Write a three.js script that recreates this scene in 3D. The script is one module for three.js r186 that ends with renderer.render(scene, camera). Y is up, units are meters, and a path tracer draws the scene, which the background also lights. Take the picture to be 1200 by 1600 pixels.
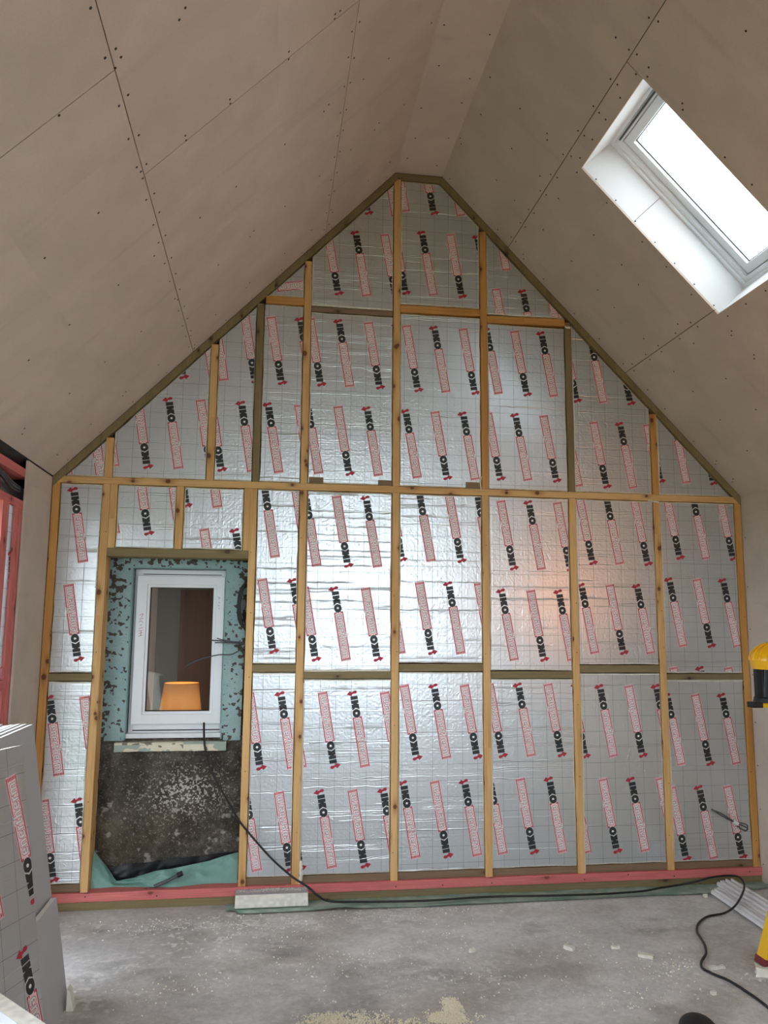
import * as THREE from 'three';
import { RectAreaLightUniformsLib } from 'three/addons/lights/RectAreaLightUniformsLib.js';
import { mergeGeometries } from 'three/addons/utils/BufferGeometryUtils.js';

// ---------------------------------------------------------------- camera, sky, exposure
const scene = new THREE.Scene();
const camera = new THREE.PerspectiveCamera(65.58, 0.75, 0.05, 200);
camera.position.set(-0.797, 1.645, 5.045);
camera.rotation.set(THREE.MathUtils.degToRad(8.03), THREE.MathUtils.degToRad(-8.11), THREE.MathUtils.degToRad(0.43), 'YXZ');
scene.background = new THREE.Color().setRGB(0.87, 0.96, 1.06);      // bright overcast sky
scene.backgroundIntensity = 1.0;
const renderer = new THREE.WebGLRenderer({ antialias: true });
renderer.toneMapping = THREE.LinearToneMapping;
renderer.toneMappingExposure = 6.9;
renderer.shadowMap.enabled = true;

// ---------------------------------------------------------------- small tools
let seed = 20231;
const rnd = () => { seed = (seed * 1664525 + 1013904223) >>> 0; return seed / 4294967296; };
const rr = (a, b) => a + (b - a) * rnd();
function hash2(x, y) { let h = (Math.imul(x, 374761393) + Math.imul(y, 668265263)) | 0; h = Math.imul(h ^ (h >>> 13), 1274126177); return ((h ^ (h >>> 16)) >>> 0) / 4294967296; }
function vnoise(x, y, px = 0, py = 0) {            // value noise, periodic when px, py are given
  const x0 = Math.floor(x), y0 = Math.floor(y), fx = x - x0, fy = y - y0, w = (a, p) => p ? ((a % p) + p) % p : a;
  const u = fx * fx * (3 - 2 * fx), v = fy * fy * (3 - 2 * fy), xa = w(x0, px), xb = w(x0 + 1, px), ya = w(y0, py), yb = w(y0 + 1, py);
  const a = hash2(xa, ya), b = hash2(xb, ya), c = hash2(xa, yb), d = hash2(xb, yb);
  return a + (b - a) * u + (c - a) * v + (a - b - c + d) * u * v;
}
function fbm(x, y, o = 4) { let s = 0, a = 0.5, t = 0; for (let i = 0; i < o; i++) { s += a * vnoise(x, y); t += a; a *= 0.5; x = x * 2.03 + 17.3; y = y * 2.03 + 9.1; } return s / t; }
const clamp = (v, a = 0, b = 1) => Math.min(b, Math.max(a, v));
const mix3 = (a, b, t) => [a[0] + (b[0] - a[0]) * t, a[1] + (b[1] - a[1]) * t, a[2] + (b[2] - a[2]) * t];
function dataTex(w, h, f, srgb = true) {
  const d = new Uint8Array(w * h * 4);
  for (let y = 0; y < h; y++) for (let x = 0; x < w; x++) { const c = f(x, y), i = (y * w + x) * 4; d[i] = clamp(c[0], 0, 255); d[i + 1] = clamp(c[1], 0, 255); d[i + 2] = clamp(c[2], 0, 255); d[i + 3] = 255; }
  const t = new THREE.DataTexture(d, w, h, THREE.RGBAFormat);
  t.wrapS = t.wrapT = THREE.RepeatWrapping; t.magFilter = THREE.LinearFilter; t.minFilter = THREE.LinearFilter;
  if (srgb) t.colorSpace = THREE.SRGBColorSpace;
  t.needsUpdate = true; return t;
}
const taken = {};
function numbered(n) { taken[n] = (taken[n] ?? -1) + 1; return taken[n] ? n + '_' + String(taken[n]).padStart(3, '0') : n; }
function shade(o) { o.traverse(m => { if (m.isMesh) { m.castShadow = true; m.receiveShadow = true; } }); return o; }
function part(name, geo, mat, parent) { const m = new THREE.Mesh(geo, mat); m.name = name; m.castShadow = m.receiveShadow = true; parent.add(m); return m; }
function group(name, parent) { const g = new THREE.Group(); g.name = name; parent.add(g); return g; }
function thing(name, label, category, grp) { const g = new THREE.Group(); g.name = numbered(name); g.userData = { label, category }; if (grp) g.userData.group = grp; scene.add(g); return g; }
function solo(name, geo, mat, label, category, grp) { const m = part(numbered(name), geo, mat, scene); m.userData = { label, category }; if (grp) m.userData.group = grp; return m; }
function struct(name, label, category) { const g = new THREE.Group(); g.name = name; g.userData = { kind: 'structure', label, category }; scene.add(g); return g; }
const V = (x, y, z) => new THREE.Vector3(x, y, z);
// uv in metres from position and normal, v along the given axis
function metreUV(g, along = 'y', off = [0, 0]) {
  const p = g.attributes.position, n = g.attributes.normal, uv = new Float32Array(p.count * 2);
  for (let i = 0; i < p.count; i++) {
    const P = { x: p.getX(i), y: p.getY(i), z: p.getZ(i) }, N = { x: Math.abs(n.getX(i)), y: Math.abs(n.getY(i)), z: Math.abs(n.getZ(i)) };
    let big = N.x > N.y && N.x > N.z ? 'x' : N.y > N.z ? 'y' : 'z', rest = ['x', 'y', 'z'].filter(k => k !== big), v = rest.includes(along) ? along : rest[1], u = rest.find(k => k !== v);
    uv[i * 2] = P[u] + off[0]; uv[i * 2 + 1] = P[v] + off[1];
  }
  g.setAttribute('uv', new THREE.BufferAttribute(uv, 2)); return g;
}
function box(x0, x1, y0, y1, z0, z1, along = 'y', off) { const g = new THREE.BoxGeometry(x1 - x0, y1 - y0, z1 - z0); g.translate((x0 + x1) / 2, (y0 + y1) / 2, (z0 + z1) / 2); return metreUV(g, along, off); }
// chamfered bar of width w (x), length l (y), depth d (z), centred
function bar(w, l, d, c = 0.002) {
  const a = w / 2, b = d / 2, s = new THREE.Shape([[-a + c, -b], [a - c, -b], [a, -b + c], [a, b - c], [a - c, b], [-a + c, b], [-a, b - c], [-a, -b + c]].map(q => new THREE.Vector2(...q)));
  const g = new THREE.ExtrudeGeometry(s, { depth: l, bevelEnabled: false, steps: 1 });
  g.rotateX(-Math.PI / 2); g.translate(0, -l / 2, 0); return metreUV(g, 'y', [rr(0, 1), rr(0, 3)]);
}
// bar with its front face (towards +z) on the centre line p0..p1 in the plane z = zf
function timber(parent, name, x0, y0, x1, y1, w, d, mat, zf = 0) {
  const l = Math.hypot(x1 - x0, y1 - y0), g = bar(w, l, d), m = part(name, g, mat, parent);
  m.rotation.z = Math.atan2(y1 - y0, x1 - x0) - Math.PI / 2; m.position.set((x0 + x1) / 2, (y0 + y1) / 2, zf - d / 2); return m;
}
// polygon prism in the xy plane
function prism(pts, z0, z1, along = 'y') { const g = new THREE.ExtrudeGeometry(new THREE.Shape(pts.map(p => new THREE.Vector2(p[0], p[1]))), { depth: z1 - z0, bevelEnabled: false }); g.translate(0, 0, z0); return metreUV(g, along, [rr(0, 1), rr(0, 2)]); }
function tube(pts, r, seg = 60, rad = 8) { return new THREE.TubeGeometry(new THREE.CatmullRomCurve3(pts.map(p => V(...p)), false, 'catmullrom', 0.5), seg, r, rad, false); }
function beam(a, b, w, d) { const A = V(...a), B = V(...b), l = A.distanceTo(B), g = bar(w, l, d), q = new THREE.Quaternion().setFromUnitVectors(V(0, 1, 0), B.clone().sub(A).normalize()); g.applyQuaternion(q); const c = A.add(B).multiplyScalar(0.5); g.translate(c.x, c.y, c.z); return g; }

// ---------------------------------------------------------------- materials
function woodTex(c0, c1, knotC, knots, s, grey = 0) {
  const W = 192, H = 1536, L = 2.4, ks = [];      // 0.192 m by 2.4 m
  for (let i = 0; i < knots; i++) ks.push([rr(0.01, 0.18), rr(0, L), rr(0.008, 0.017)]);
  const t = dataTex(W, H, (px, py) => {
    const x = px / W * 0.192, y = py / H * L; let bend = 0, k = 0;
    for (const [kx, ky, kr] of ks) { let dy = Math.abs(y - ky); dy = Math.min(dy, L - dy); const dx = Math.abs(x - kx), q = (dx * dx) / (kr * kr) + (dy * dy) / (kr * kr * 1.5); bend += 0.012 * Math.exp(-q * 0.35) * Math.sign(x - kx || 1); k = Math.max(k, clamp(1.35 - q)); k = Math.max(k, 0.45 * Math.exp(-(dx * dx) / (kr * kr * 1.2) - (dy * dy) / (kr * kr * 9))); }
    const gx = x + bend + 0.004 * vnoise(y * 3, s, 7, 0);
    const ring = 0.5 + 0.5 * Math.sin(gx * 900 + 5 * vnoise(gx * 60, y * 1.25 + s, 0, 3) * 3), fine = vnoise(px * 0.9, py * 0.02 + s * 9), patch = fbm(x * 22 + s, y * 2.2, 3);
    let c = mix3(c0, c1, clamp(0.55 * ring * vnoise(gx * 120, y * 1.25, 0, 3) + 0.25 * fine + 0.75 * (patch - 0.4)));
    c = mix3(c, knotC, clamp(k)); const g = 0.9 + 0.2 * fine; return c.map(v => v * g - grey * 12 * vnoise(px * 0.2, py * 0.05));
  });
  t.repeat.set(1 / 0.192, 1 / L); return t;
}
const wood = (tex, rough = 0.7) => new THREE.MeshStandardMaterial({ map: tex, roughness: rough });
const M = {};
M.pine = [0, 1, 2, 3].map(i => wood(woodTex([222, 184, 126], [186, 138, 78], [104, 58, 26], 13 + i, i + 1)));
M.pineDeep = [0, 1].map(i => wood(woodTex([206, 158, 88], [170, 114, 50], [92, 48, 20], 12, i + 11)));
M.treated = [0, 1].map(i => wood(woodTex([136, 120, 84], [108, 95, 62], [70, 52, 30], 8, i + 21)));
M.brown = wood(woodTex([134, 112, 86], [108, 88, 66], [66, 46, 30], 6, 31));
M.red = [0, 1].map(i => wood(woodTex([214, 122, 116], [194, 98, 95], [120, 56, 50], 5, i + 41)));
M.foam = new THREE.MeshStandardMaterial({ color: new THREE.Color().setRGB(0.86, 0.84, 0.76), roughness: 0.9, map: dataTex(128, 128, (x, y) => { const v = 225 + 30 * vnoise(x * 0.5, y * 0.5, 64, 64); return [v, v, v - 4]; }) });
M.dark = new THREE.MeshStandardMaterial({ color: 0x17171a, roughness: 0.6 });
M.cable = new THREE.MeshStandardMaterial({ color: 0x131415, roughness: 0.45 });
M.greyCable = new THREE.MeshStandardMaterial({ color: 0x4b5052, roughness: 0.5 });

// plasterboard: ivory-grey paper with mottling and scuffs
const gypTex = dataTex(1024, 1024, (x, y) => { const n = fbm(x / 70, y / 70, 5), f = vnoise(x * 0.7, y * 0.7), s = fbm(x / 260 + 40, y / 40, 4); const v = 1 + (n - 0.5) * 0.10 + (f - 0.5) * 0.03 - clamp((s - 0.66) * 2) * 0.10; return [198 * v, 185 * v, 171 * v]; });
gypTex.repeat.set(1 / 2.4, 1 / 2.4);
M.gyp = new THREE.MeshStandardMaterial({ map: gypTex, roughness: 0.85 });
M.gypCore = new THREE.MeshStandardMaterial({ color: 0xe9e7e2, roughness: 0.9 });
M.liner = new THREE.MeshStandardMaterial({ color: 0xdcdcda, roughness: 0.8 });
M.upvc = new THREE.MeshStandardMaterial({ color: 0xe9edef, roughness: 0.32 });
M.whitePaint = new THREE.MeshStandardMaterial({ color: 0xe4e6e4, roughness: 0.5 });
M.glass = new THREE.MeshPhysicalMaterial({ color: 0xffffff, transmission: 1, thickness: 0, roughness: 0.0, ior: 1.5 });

// foil facing: printed sheet, 0.39 m by 1.18 m, with a 0.0975 m reinforcing grid
const TW = 0.39, TH = 1.18, CW = 676, CH = 2048, PX = CW / TW;
function drawSheet(pal) {
  const cv = document.createElement('canvas'); cv.width = CW; cv.height = CH; const c = cv.getContext('2d');
  c.fillStyle = pal.base; c.fillRect(0, 0, CW, CH);
  c.strokeStyle = pal.grid; c.lineWidth = 3.2;
  for (let i = 0; i < 4; i++) { const x = (i + 0.5) * CW / 4; c.beginPath(); c.moveTo(x, 0); c.lineTo(x, CH); c.stroke(); }
  for (let i = 0; i < 12; i++) { const y = (i + 0.5) * CH / 12; c.beginPath(); c.moveTo(0, y); c.lineTo(CW, y); c.stroke(); }
  function logo(ax, ay, turn) {                     // ax, ay: centre of the arrow of the upright form
    c.save(); c.translate(ax * PX, ay * PX);
    if (turn) { c.translate(0.04 * PX, 0.22 * PX); c.rotate(Math.PI); c.translate(-0.04 * PX, -0.22 * PX); }
    c.rotate(80 * Math.PI / 180); c.scale(PX, PX);  // x now runs down the sheet along the lettering, y to the left
    const h = 0.0225;
    c.fillStyle = pal.halo; c.fillRect(0.150, -h - 0.009, 0.308, 2 * h + 0.018);
    c.fillStyle = pal.red;                          // bent arrow: pointed head, round tail
    c.beginPath(); c.moveTo(0.002, h + 0.020); c.lineTo(-0.017, h - 0.004); c.lineTo(-0.008, h - 0.009); c.quadraticCurveTo(-0.004, 0.008, -0.011, -0.002); c.lineTo(0.004, -0.002); c.quadraticCurveTo(0.004, 0.006, 0.009, h - 0.012); c.lineTo(0.017, h - 0.010); c.closePath(); c.fill();
    c.beginPath(); c.ellipse(-0.005, -0.010, 0.0095, 0.013, 0, 0, Math.PI * 2); c.fill();
    c.fillStyle = pal.black;
    c.beginPath(); c.moveTo(0.019, -h); c.lineTo(0.040, -h); c.lineTo(0.040, h); c.lineTo(0.017, h); c.closePath(); c.fill();          // I
    c.beginPath(); c.moveTo(0.044, -h); c.lineTo(0.063, -h); c.lineTo(0.065, -0.009); c.lineTo(0.071, -h); c.lineTo(0.103, -h); c.lineTo(0.090, 0); c.lineTo(0.103, h); c.lineTo(0.070, h); c.lineTo(0.065, 0.009); c.lineTo(0.063, h); c.lineTo(0.044, h); c.closePath(); c.fill();   // K
    c.beginPath(); c.ellipse(0.124, 0, 0.028, h + 0.0015, 0, 0, Math.PI * 2); c.fill();                                                // O
    c.fillStyle = pal.white; c.beginPath(); c.ellipse(0.124, 0, 0.007, 0.0075, 0, 0, Math.PI * 2); c.fill();
    c.strokeStyle = pal.white; c.lineWidth = 0.0035; c.beginPath(); c.moveTo(0.106, -h - 0.001); c.lineTo(0.0955, 0); c.lineTo(0.106, h + 0.001); c.stroke();
    c.fillStyle = pal.red;                          // frame of the long word
    c.fillRect(0.150, h + 0.0015, 0.304, 0.0048); c.fillRect(0.150, -h - 0.0063, 0.130, 0.0048); c.fillRect(0.315, -h - 0.0063, 0.139, 0.0048);
    for (let i = 0; i < 7; i++) c.fillRect(0.440, -h - 0.006 + i * 0.0085, 0.013, 0.0055);
    for (let i = 0; i < 4; i++) c.fillRect(0.147, [-h - 0.004, -h + 0.003, h - 0.009, h - 0.001][i], 0.010, 0.0055);
    c.save(); c.translate(0.162, 0.0185); c.scale(0.001, 0.001);
    c.font = 'bold 62px sans-serif'; const w = c.measureText('enertherm').width; c.scale(272 / w, 1.0);
    c.lineWidth = 4.6; c.lineJoin = 'round'; c.strokeStyle = pal.ink; c.strokeText('enertherm', 0, 0); c.fillStyle = pal.letter; c.fillText('enertherm', 0, 0);
    c.restore(); c.restore();
  }
  for (const ox of [-TW, 0, TW]) for (const oy of [-TH, 0, TH]) {
    logo(0.06 + ox, 0.06 + oy, false); logo(0.06 + 0.195 + ox, 0.06 + oy, true);
    logo(0.06 + 0.195 + ox, 0.06 + 0.59 + oy, false); logo(0.06 + ox, 0.06 + 0.59 + oy, true);
  }
  return cv;
}
const ARROW = [0.06, TH - 0.06];                   // where the upright arrow stands on the sheet, v upwards
const canvasTex = (cv, srgb) => { const t = new THREE.CanvasTexture(cv); t.wrapS = t.wrapT = THREE.RepeatWrapping; if (srgb) t.colorSpace = THREE.SRGBColorSpace; t.repeat.set(1 / TW, 1 / TH); return t; };
const sheetTex = canvasTex(drawSheet({ base: '#d2d8db', grid: '#878e94', halo: '#efd3d3', red: '#aa2038', black: '#1f2627', white: '#eef0ef', ink: '#93404c', letter: '#e6e6e5' }), true);
const sheetRM = canvasTex(drawSheet({ base: 'rgb(0,86,226)', grid: 'rgb(0,120,120)', halo: 'rgb(0,120,60)', red: 'rgb(0,130,0)', black: 'rgb(0,120,0)', white: 'rgb(0,120,40)', ink: 'rgb(0,130,0)', letter: 'rgb(0,120,40)' }), false);
// wrinkles of the foil: horizontal creases, small dents and the scrim
const BW = 1536, BM = 2.4, bh = new Float32Array(BW * BW).fill(0.5);
{
  const add = (x, y, v) => { x = ((Math.round(x) % BW) + BW) % BW; y = ((Math.round(y) % BW) + BW) % BW; bh[y * BW + x] += v; };
  for (let n = 0; n < 44; n++) {                    // long creases
    const y0 = rr(0, BW), x0 = rr(0, BW), len = rr(0.25, 1) * BW, amp = rr(0.16, 0.42) * (rnd() < 0.35 ? -1 : 1), sd = rr(0, 99), wob = rr(1.5, 6);
    for (let i = 0; i < len; i++) { const y = y0 + wob * 2 * (fbm(i / 60 + sd, sd, 3) - 0.5) + wob * Math.sin(i / 13 + 3 * vnoise(i / 30, sd)) * 0.4 * vnoise(i / 90, sd + 3), e = Math.min(1, Math.min(i, len - i) / 40) * (0.35 + vnoise(i / 35, sd + 9)); for (let k = -5; k <= 5; k++) { const d = Math.floor(y) + k - y; add(x0 + i, Math.floor(y) + k, amp * e * (Math.exp(-d * d / 2.2) - 0.45 * Math.exp(-(d - 3) * (d - 3) / 5))); } }
  }
  for (let n = 0; n < 2600; n++) {                  // dents and flicks, gathered in clouds
    let x, y, t = 0; do { x = rr(0, BW); y = rr(0, BW); t++; } while (fbm(x / 150, y / 150, 2) < 0.52 && t < 8);
    const a = rr(-0.5, 0.9) + (rnd() < 0.5 ? Math.PI / 2 : 0), l = rr(4, 16), v = rr(0.05, 0.2) * (rnd() < 0.4 ? -1 : 1), w = rr(0.9, 1.9);
    for (let i = -l; i <= l; i++) for (let k = -4; k <= 4; k++) { const e = 1 - (i / l) * (i / l); add(x + i * Math.cos(a) - k * Math.sin(a), y + i * Math.sin(a) + k * Math.cos(a), v * e * Math.exp(-k * k / (2 * w * w)) * 0.7); }
  }
}
const foilBump = dataTex(BW, BW, (x, y) => { const gx = (x / BW * 24) % 1, gy = (y / BW * 24) % 1, s = Math.exp(-Math.pow((gx - 0.5) * 40, 2)) + Math.exp(-Math.pow((gy - 0.5) * 40, 2)); const v = 255 * clamp(0.1 + 0.8 * bh[y * BW + x] + 0.05 * s + 0.10 * (vnoise(x / 7, y / 7, 0, 0) - 0.5)); return [v, v, v]; }, false);
foilBump.repeat.set(1 / BM, 1 / BM);
M.foil = new THREE.MeshStandardMaterial({ map: sheetTex, roughness: 1, metalness: 1, roughnessMap: sheetRM, metalnessMap: sheetRM, bumpMap: foilBump, bumpScale: 0.005 });

// concrete slab: grey power-floated surface, stains, white plaster dust
const FW = 2048, FX0 = -2.3, FL = 4.9;
const floorTex = dataTex(FW, FW, (px, py) => {
  const x = FX0 + px / FW * FL, z = -0.2 + py / FW * FL;
  const big = fbm(x * 1.3 + 5, z * 1.7 + 2, 4), mid = fbm(x * 6 + 11, z * 9, 4), fine = fbm(x * 60, z * 60, 3), speck = hash2(px, py);
  let c = mix3([198, 196, 193], [218, 217, 215], clamp((big - 0.3) * 1.7));
  c = mix3(c, [164, 154, 140], clamp((fbm(x * 1.8 + 31, z * 2.6 + 7, 4) - 0.52) * 3.2) * 0.75);
  c = mix3(c, [150, 147, 143], clamp((fbm(x * 3.1 + 71, z * 5.2 + 17, 5) - 0.60) * 6) * 0.6);
  const v = 0.88 + 0.18 * mid + 0.14 * (fine - 0.5); c = c.map(k => k * v);
  const dust = clamp((fbm(x * 2.6 + 3, z * 3.4 + 40, 5) - 0.50) * 4) * clamp(1.15 - 0.28 * (x + 2.2)), cl = fbm(x * 34 + 9, z * 34, 2);
  if (cl > 0.63) c = mix3(c, [240, 238, 232], clamp((cl - 0.63) * 9) * (0.15 + 0.75 * dust));
  if (speck > 0.994 - 0.022 * dust) c = mix3(c, [235, 232, 224], 0.8);
  if (speck < 0.0012) c = mix3(c, [70, 66, 60], 0.7);
  return c;
});
const floorBump = dataTex(1024, 1024, (x, y) => { const v = 128 + 90 * (fbm(x / 40, y / 40, 4) - 0.5) + 60 * (vnoise(x / 2.5, y / 2.5) - 0.5); return [v, v, v]; }, false);
floorTex.repeat.set(1 / FL, 1 / FL); floorBump.repeat.set(1 / 1.2, 1 / 1.2);
M.concrete = new THREE.MeshStandardMaterial({ map: floorTex, bumpMap: floorBump, bumpScale: 0.002, roughness: 0.62 });

// ---------------------------------------------------------------- ground, floor, outer shell
const XL = -2.135, XR = 2.42, ZB = 7.3;
const EAVE_L = [-2.118, 2.545], EAVE_R = [2.414, 2.545], TOP_L = [-0.015, 4.728], TOP_R = [0.312, 4.728];
const grassTex = dataTex(256, 256, (x, y) => { const n = fbm(x / 9, y / 9, 4); return mix3([60, 78, 48], [96, 114, 74], n); }); grassTex.repeat.set(0.5, 0.5);
{
  const g = new THREE.PlaneGeometry(120, 120); g.rotateX(-Math.PI / 2); metreUV(g, 'z');
  const o = part('ground', g, new THREE.MeshStandardMaterial({ map: grassTex, roughness: 1 }), scene); o.position.y = -0.42; o.userData = { kind: 'structure', label: 'grass outside the building', category: 'ground' };
}
{
  const g = new THREE.BoxGeometry(XR - XL + 0.2, 0.3, ZB + 3.6), uv = g.attributes.uv; g.translate((XL + XR) / 2, -0.15, ZB / 2 - 1.6);
  const p = g.attributes.position; for (let i = 0; i < p.count; i++) uv.setXY(i, p.getX(i) - FX0, p.getZ(i) + 0.2);
  const o = part('floor', g, M.concrete, scene); o.userData = { kind: 'structure', label: 'dusty grey concrete slab', category: 'floor' };
}
M.render = new THREE.MeshStandardMaterial({ color: 0xcfcac2, roughness: 0.9 });

// ceiling: plasterboard sheets on two slopes and a narrow flat strip
const ceiling = struct('ceiling', 'steep plasterboard ceiling with screw heads and open joints', 'ceiling');
// local frame of a slope: s runs up from the eave, n outwards through the roof, z along the room
function slopeGeo(side, outline, holes, n0, n1) {
  const E0 = side < 0 ? EAVE_L : EAVE_R, T = side < 0 ? TOP_L : TOP_R, L = Math.hypot(T[0] - E0[0], T[1] - E0[1]), vx = (T[0] - E0[0]) / L, vy = (T[1] - E0[1]) / L, nx = side < 0 ? -vy : vy, ny = side < 0 ? vx : -vx;
  const sh = new THREE.Shape(outline.map(q => new THREE.Vector2(q[0], q[1]))); for (const h of holes) sh.holes.push(new THREE.Path(h.map(q => new THREE.Vector2(q[0], q[1]))));
  const g = new THREE.ExtrudeGeometry(sh, { depth: n1 - n0, bevelEnabled: false }); g.translate(0, 0, n0); metreUV(g, 'y', [rr(0, 2), rr(0, 2)]);
  const m = new THREE.Matrix4().set(vx, side < 0 ? nx : nx, 0, E0[0], vy, ny, 0, E0[1], 0, 0, 1, 0, 0, 0, 0, 1);   // columns: s, n, z
  const p = g.attributes.position, q = V(0, 0, 0); for (let i = 0; i < p.count; i++) { q.set(p.getX(i), p.getZ(i), p.getY(i)).applyMatrix4(m); p.setXYZ(i, q.x, q.y, q.z); }
  if (m.determinant() > 0) { const id = g.index; if (id) { const a = id.array; for (let i = 0; i < a.length; i += 3) { const t = a[i]; a[i] = a[i + 1]; a[i + 1] = t; } } else for (const k of ['position', 'uv']) { const at = g.attributes[k], n = at.itemSize; for (let i = 0; i < at.count; i += 3) for (let c = 0; c < n; c++) { const t = at.array[i * n + c]; at.array[i * n + c] = at.array[(i + 1) * n + c]; at.array[(i + 1) * n + c] = t; } } }
  g.computeVertexNormals(); g.userData = { m }; return g;
}
const SL = 3.031, HS0 = 1.137, HS1 = 2.247, G = 0.0022;
const rect = (s0, s1, z0, z1) => [[s0, z0], [s1, z0], [s1, z1], [s0, z1]];
for (const [s0, s1, cuts] of [[-0.02, 1.144, [0.006, 2.66, 5.06, ZB]], [1.144, 2.345, [0.006, 2.06, 4.46, ZB]], [2.345, SL, [0.006, 3.2, ZB]]])
  for (let i = 0; i + 1 < cuts.length; i++) part('plasterboard_panel', slopeGeo(-1, rect(s0 + G, s1 - G, cuts[i] + G, cuts[i + 1] - G), [], 0, 0.0125), M.gyp, ceiling);
const SKY = [[1.13, 1.87], [3.30, 4.04]];            // roof windows along the right slope
{
  const sl = 1.166, su = 2.357, R = (o) => part('plasterboard_panel', slopeGeo(1, o, [], 0, 0.0125), M.gyp, ceiling), [[a0, a1], [b0, b1]] = SKY;
  R([[-0.02, 0.006], [sl - G, 0.006], [sl - G, a0], [HS0, a0], [HS0, a1], [sl - G, a1], [sl - G, 2.9], [-0.02, 2.9]]);
  R([[-0.02, 2.9 + 2 * G], [sl - G, 2.9 + 2 * G], [sl - G, b0], [HS0, b0], [HS0, b1], [sl - G, b1], [sl - G, ZB], [-0.02, ZB]]);
  R([[sl + G, 0.006], [su - G, 0.006], [su - G, a1 - G], [HS1, a1 - G], [HS1, a0], [sl + G, a0]]);
  R([[sl + G, a1 + G], [sl + G, b0], [HS1, b0], [HS1, b1], [sl + G, b1], [sl + G, 4.27], [su - G, 4.27], [su - G, a1 + G]].reverse());
  R(rect(sl + G, su - G, 4.27 + 2 * G, ZB)); R(rect(su + G, SL, 0.006, 3.6)); R(rect(su + G, SL, 3.6 + 2 * G, ZB));
  part('plasterboard_panel', box(TOP_L[0] - 0.004, TOP_R[0] + 0.004, 4.728, 4.7405, 0.006, 3.2, 'z'), M.gyp, ceiling);
  part('plasterboard_panel', box(TOP_L[0] - 0.004, TOP_R[0] + 0.004, 4.728, 4.7405, 3.204, ZB, 'z'), M.gyp, ceiling);
  const roof = struct('ceiling_001', 'roof build-up above the plasterboard', 'roof'), e = 0.0135;
  part('roof_deck', slopeGeo(-1, rect(-0.35, SL + 0.02, -0.7, ZB + 0.2), [], 0.0135, 0.24), M.dark, roof);
  part('roof_deck', slopeGeo(1, rect(-0.35, SL + 0.02, -0.7, ZB + 0.2), SKY.map(([z0, z1]) => [[HS0 - e, z0 - e], [HS0 - e, z1 + e], [HS1 + e, z1 + e], [HS1 + e, z0 - e]]), 0.0135, 0.24), M.dark, roof);
  part('roof_deck', box(TOP_L[0] - 0.2, TOP_R[0] + 0.2, 4.742, 5.0, -0.7, ZB + 0.2), M.dark, roof);
}
// drywall screws: dark heads in rows along the joists
{
  const heads = [], one = new THREE.CylinderGeometry(0.0052, 0.0052, 0.0016, 8); one.deleteAttribute('uv');
  const put = (side, s, z) => {
    const E0 = side < 0 ? EAVE_L : EAVE_R, T = side < 0 ? TOP_L : TOP_R, vx = (T[0] - E0[0]) / SL, vy = (T[1] - E0[1]) / SL;
    if (side > 0 && s > HS0 - 0.02 && s < HS1 + 0.02 && SKY.some(([a, b]) => z > a - 0.02 && z < b + 0.02)) return;
    const g = one.clone(); g.rotateZ(Math.atan2(vy, vx)); g.translate(E0[0] + vx * s, E0[1] + vy * s, z); heads.push(g);
  };
  for (const z of [0.05, 0.26, 0.86, 1.46, 2.06, 2.66, 3.26]) for (let s = 0.09; s < 3.0; s += 0.26) { const j = s + rr(-0.05, 0.05); put(-1, j, z + rr(-0.012, 0.012)); if (z === 2.06 && s > 1.1) put(-1, j, z + 0.035); if (rnd() < 0.2) put(-1, j + 0.03, z + 0.03); }
  for (const z of [0.06, 0.45, 0.80, 1.09, 1.91, 2.4, 3.0]) for (let s = 0.07; s < 3.0; s += 0.24) { const j = s + rr(-0.05, 0.05); put(1, j, z + rr(-0.012, 0.012)); if (rnd() < 0.25) put(1, j + 0.02, z + 0.03); }
  for (const [side, s] of [[-1, 1.144], [-1, 2.345], [1, 1.166], [1, 2.357]]) for (let z = 0.12; z < 3; z += 0.2) { put(side, s - 0.022, z + rr(-0.03, 0.03)); put(side, s + 0.022, z + rr(-0.03, 0.03)); }
  for (const s of [HS0 - 0.04, HS1 + 0.04]) for (let z = SKY[0][0] + 0.05; z < SKY[0][1]; z += 0.17) put(1, s, z);
  for (let z = 0.15; z < 3; z += 0.3) for (const x of [0.04, 0.26]) { const g = one.clone(); g.translate(x + rr(-0.02, 0.02), 4.728, z + rr(-0.05, 0.05)); heads.push(g); }
  const o = part('screw_heads', mergeGeometries(heads), M.dark, ceiling); o.userData = { kind: 'stuff' };
}

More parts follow.
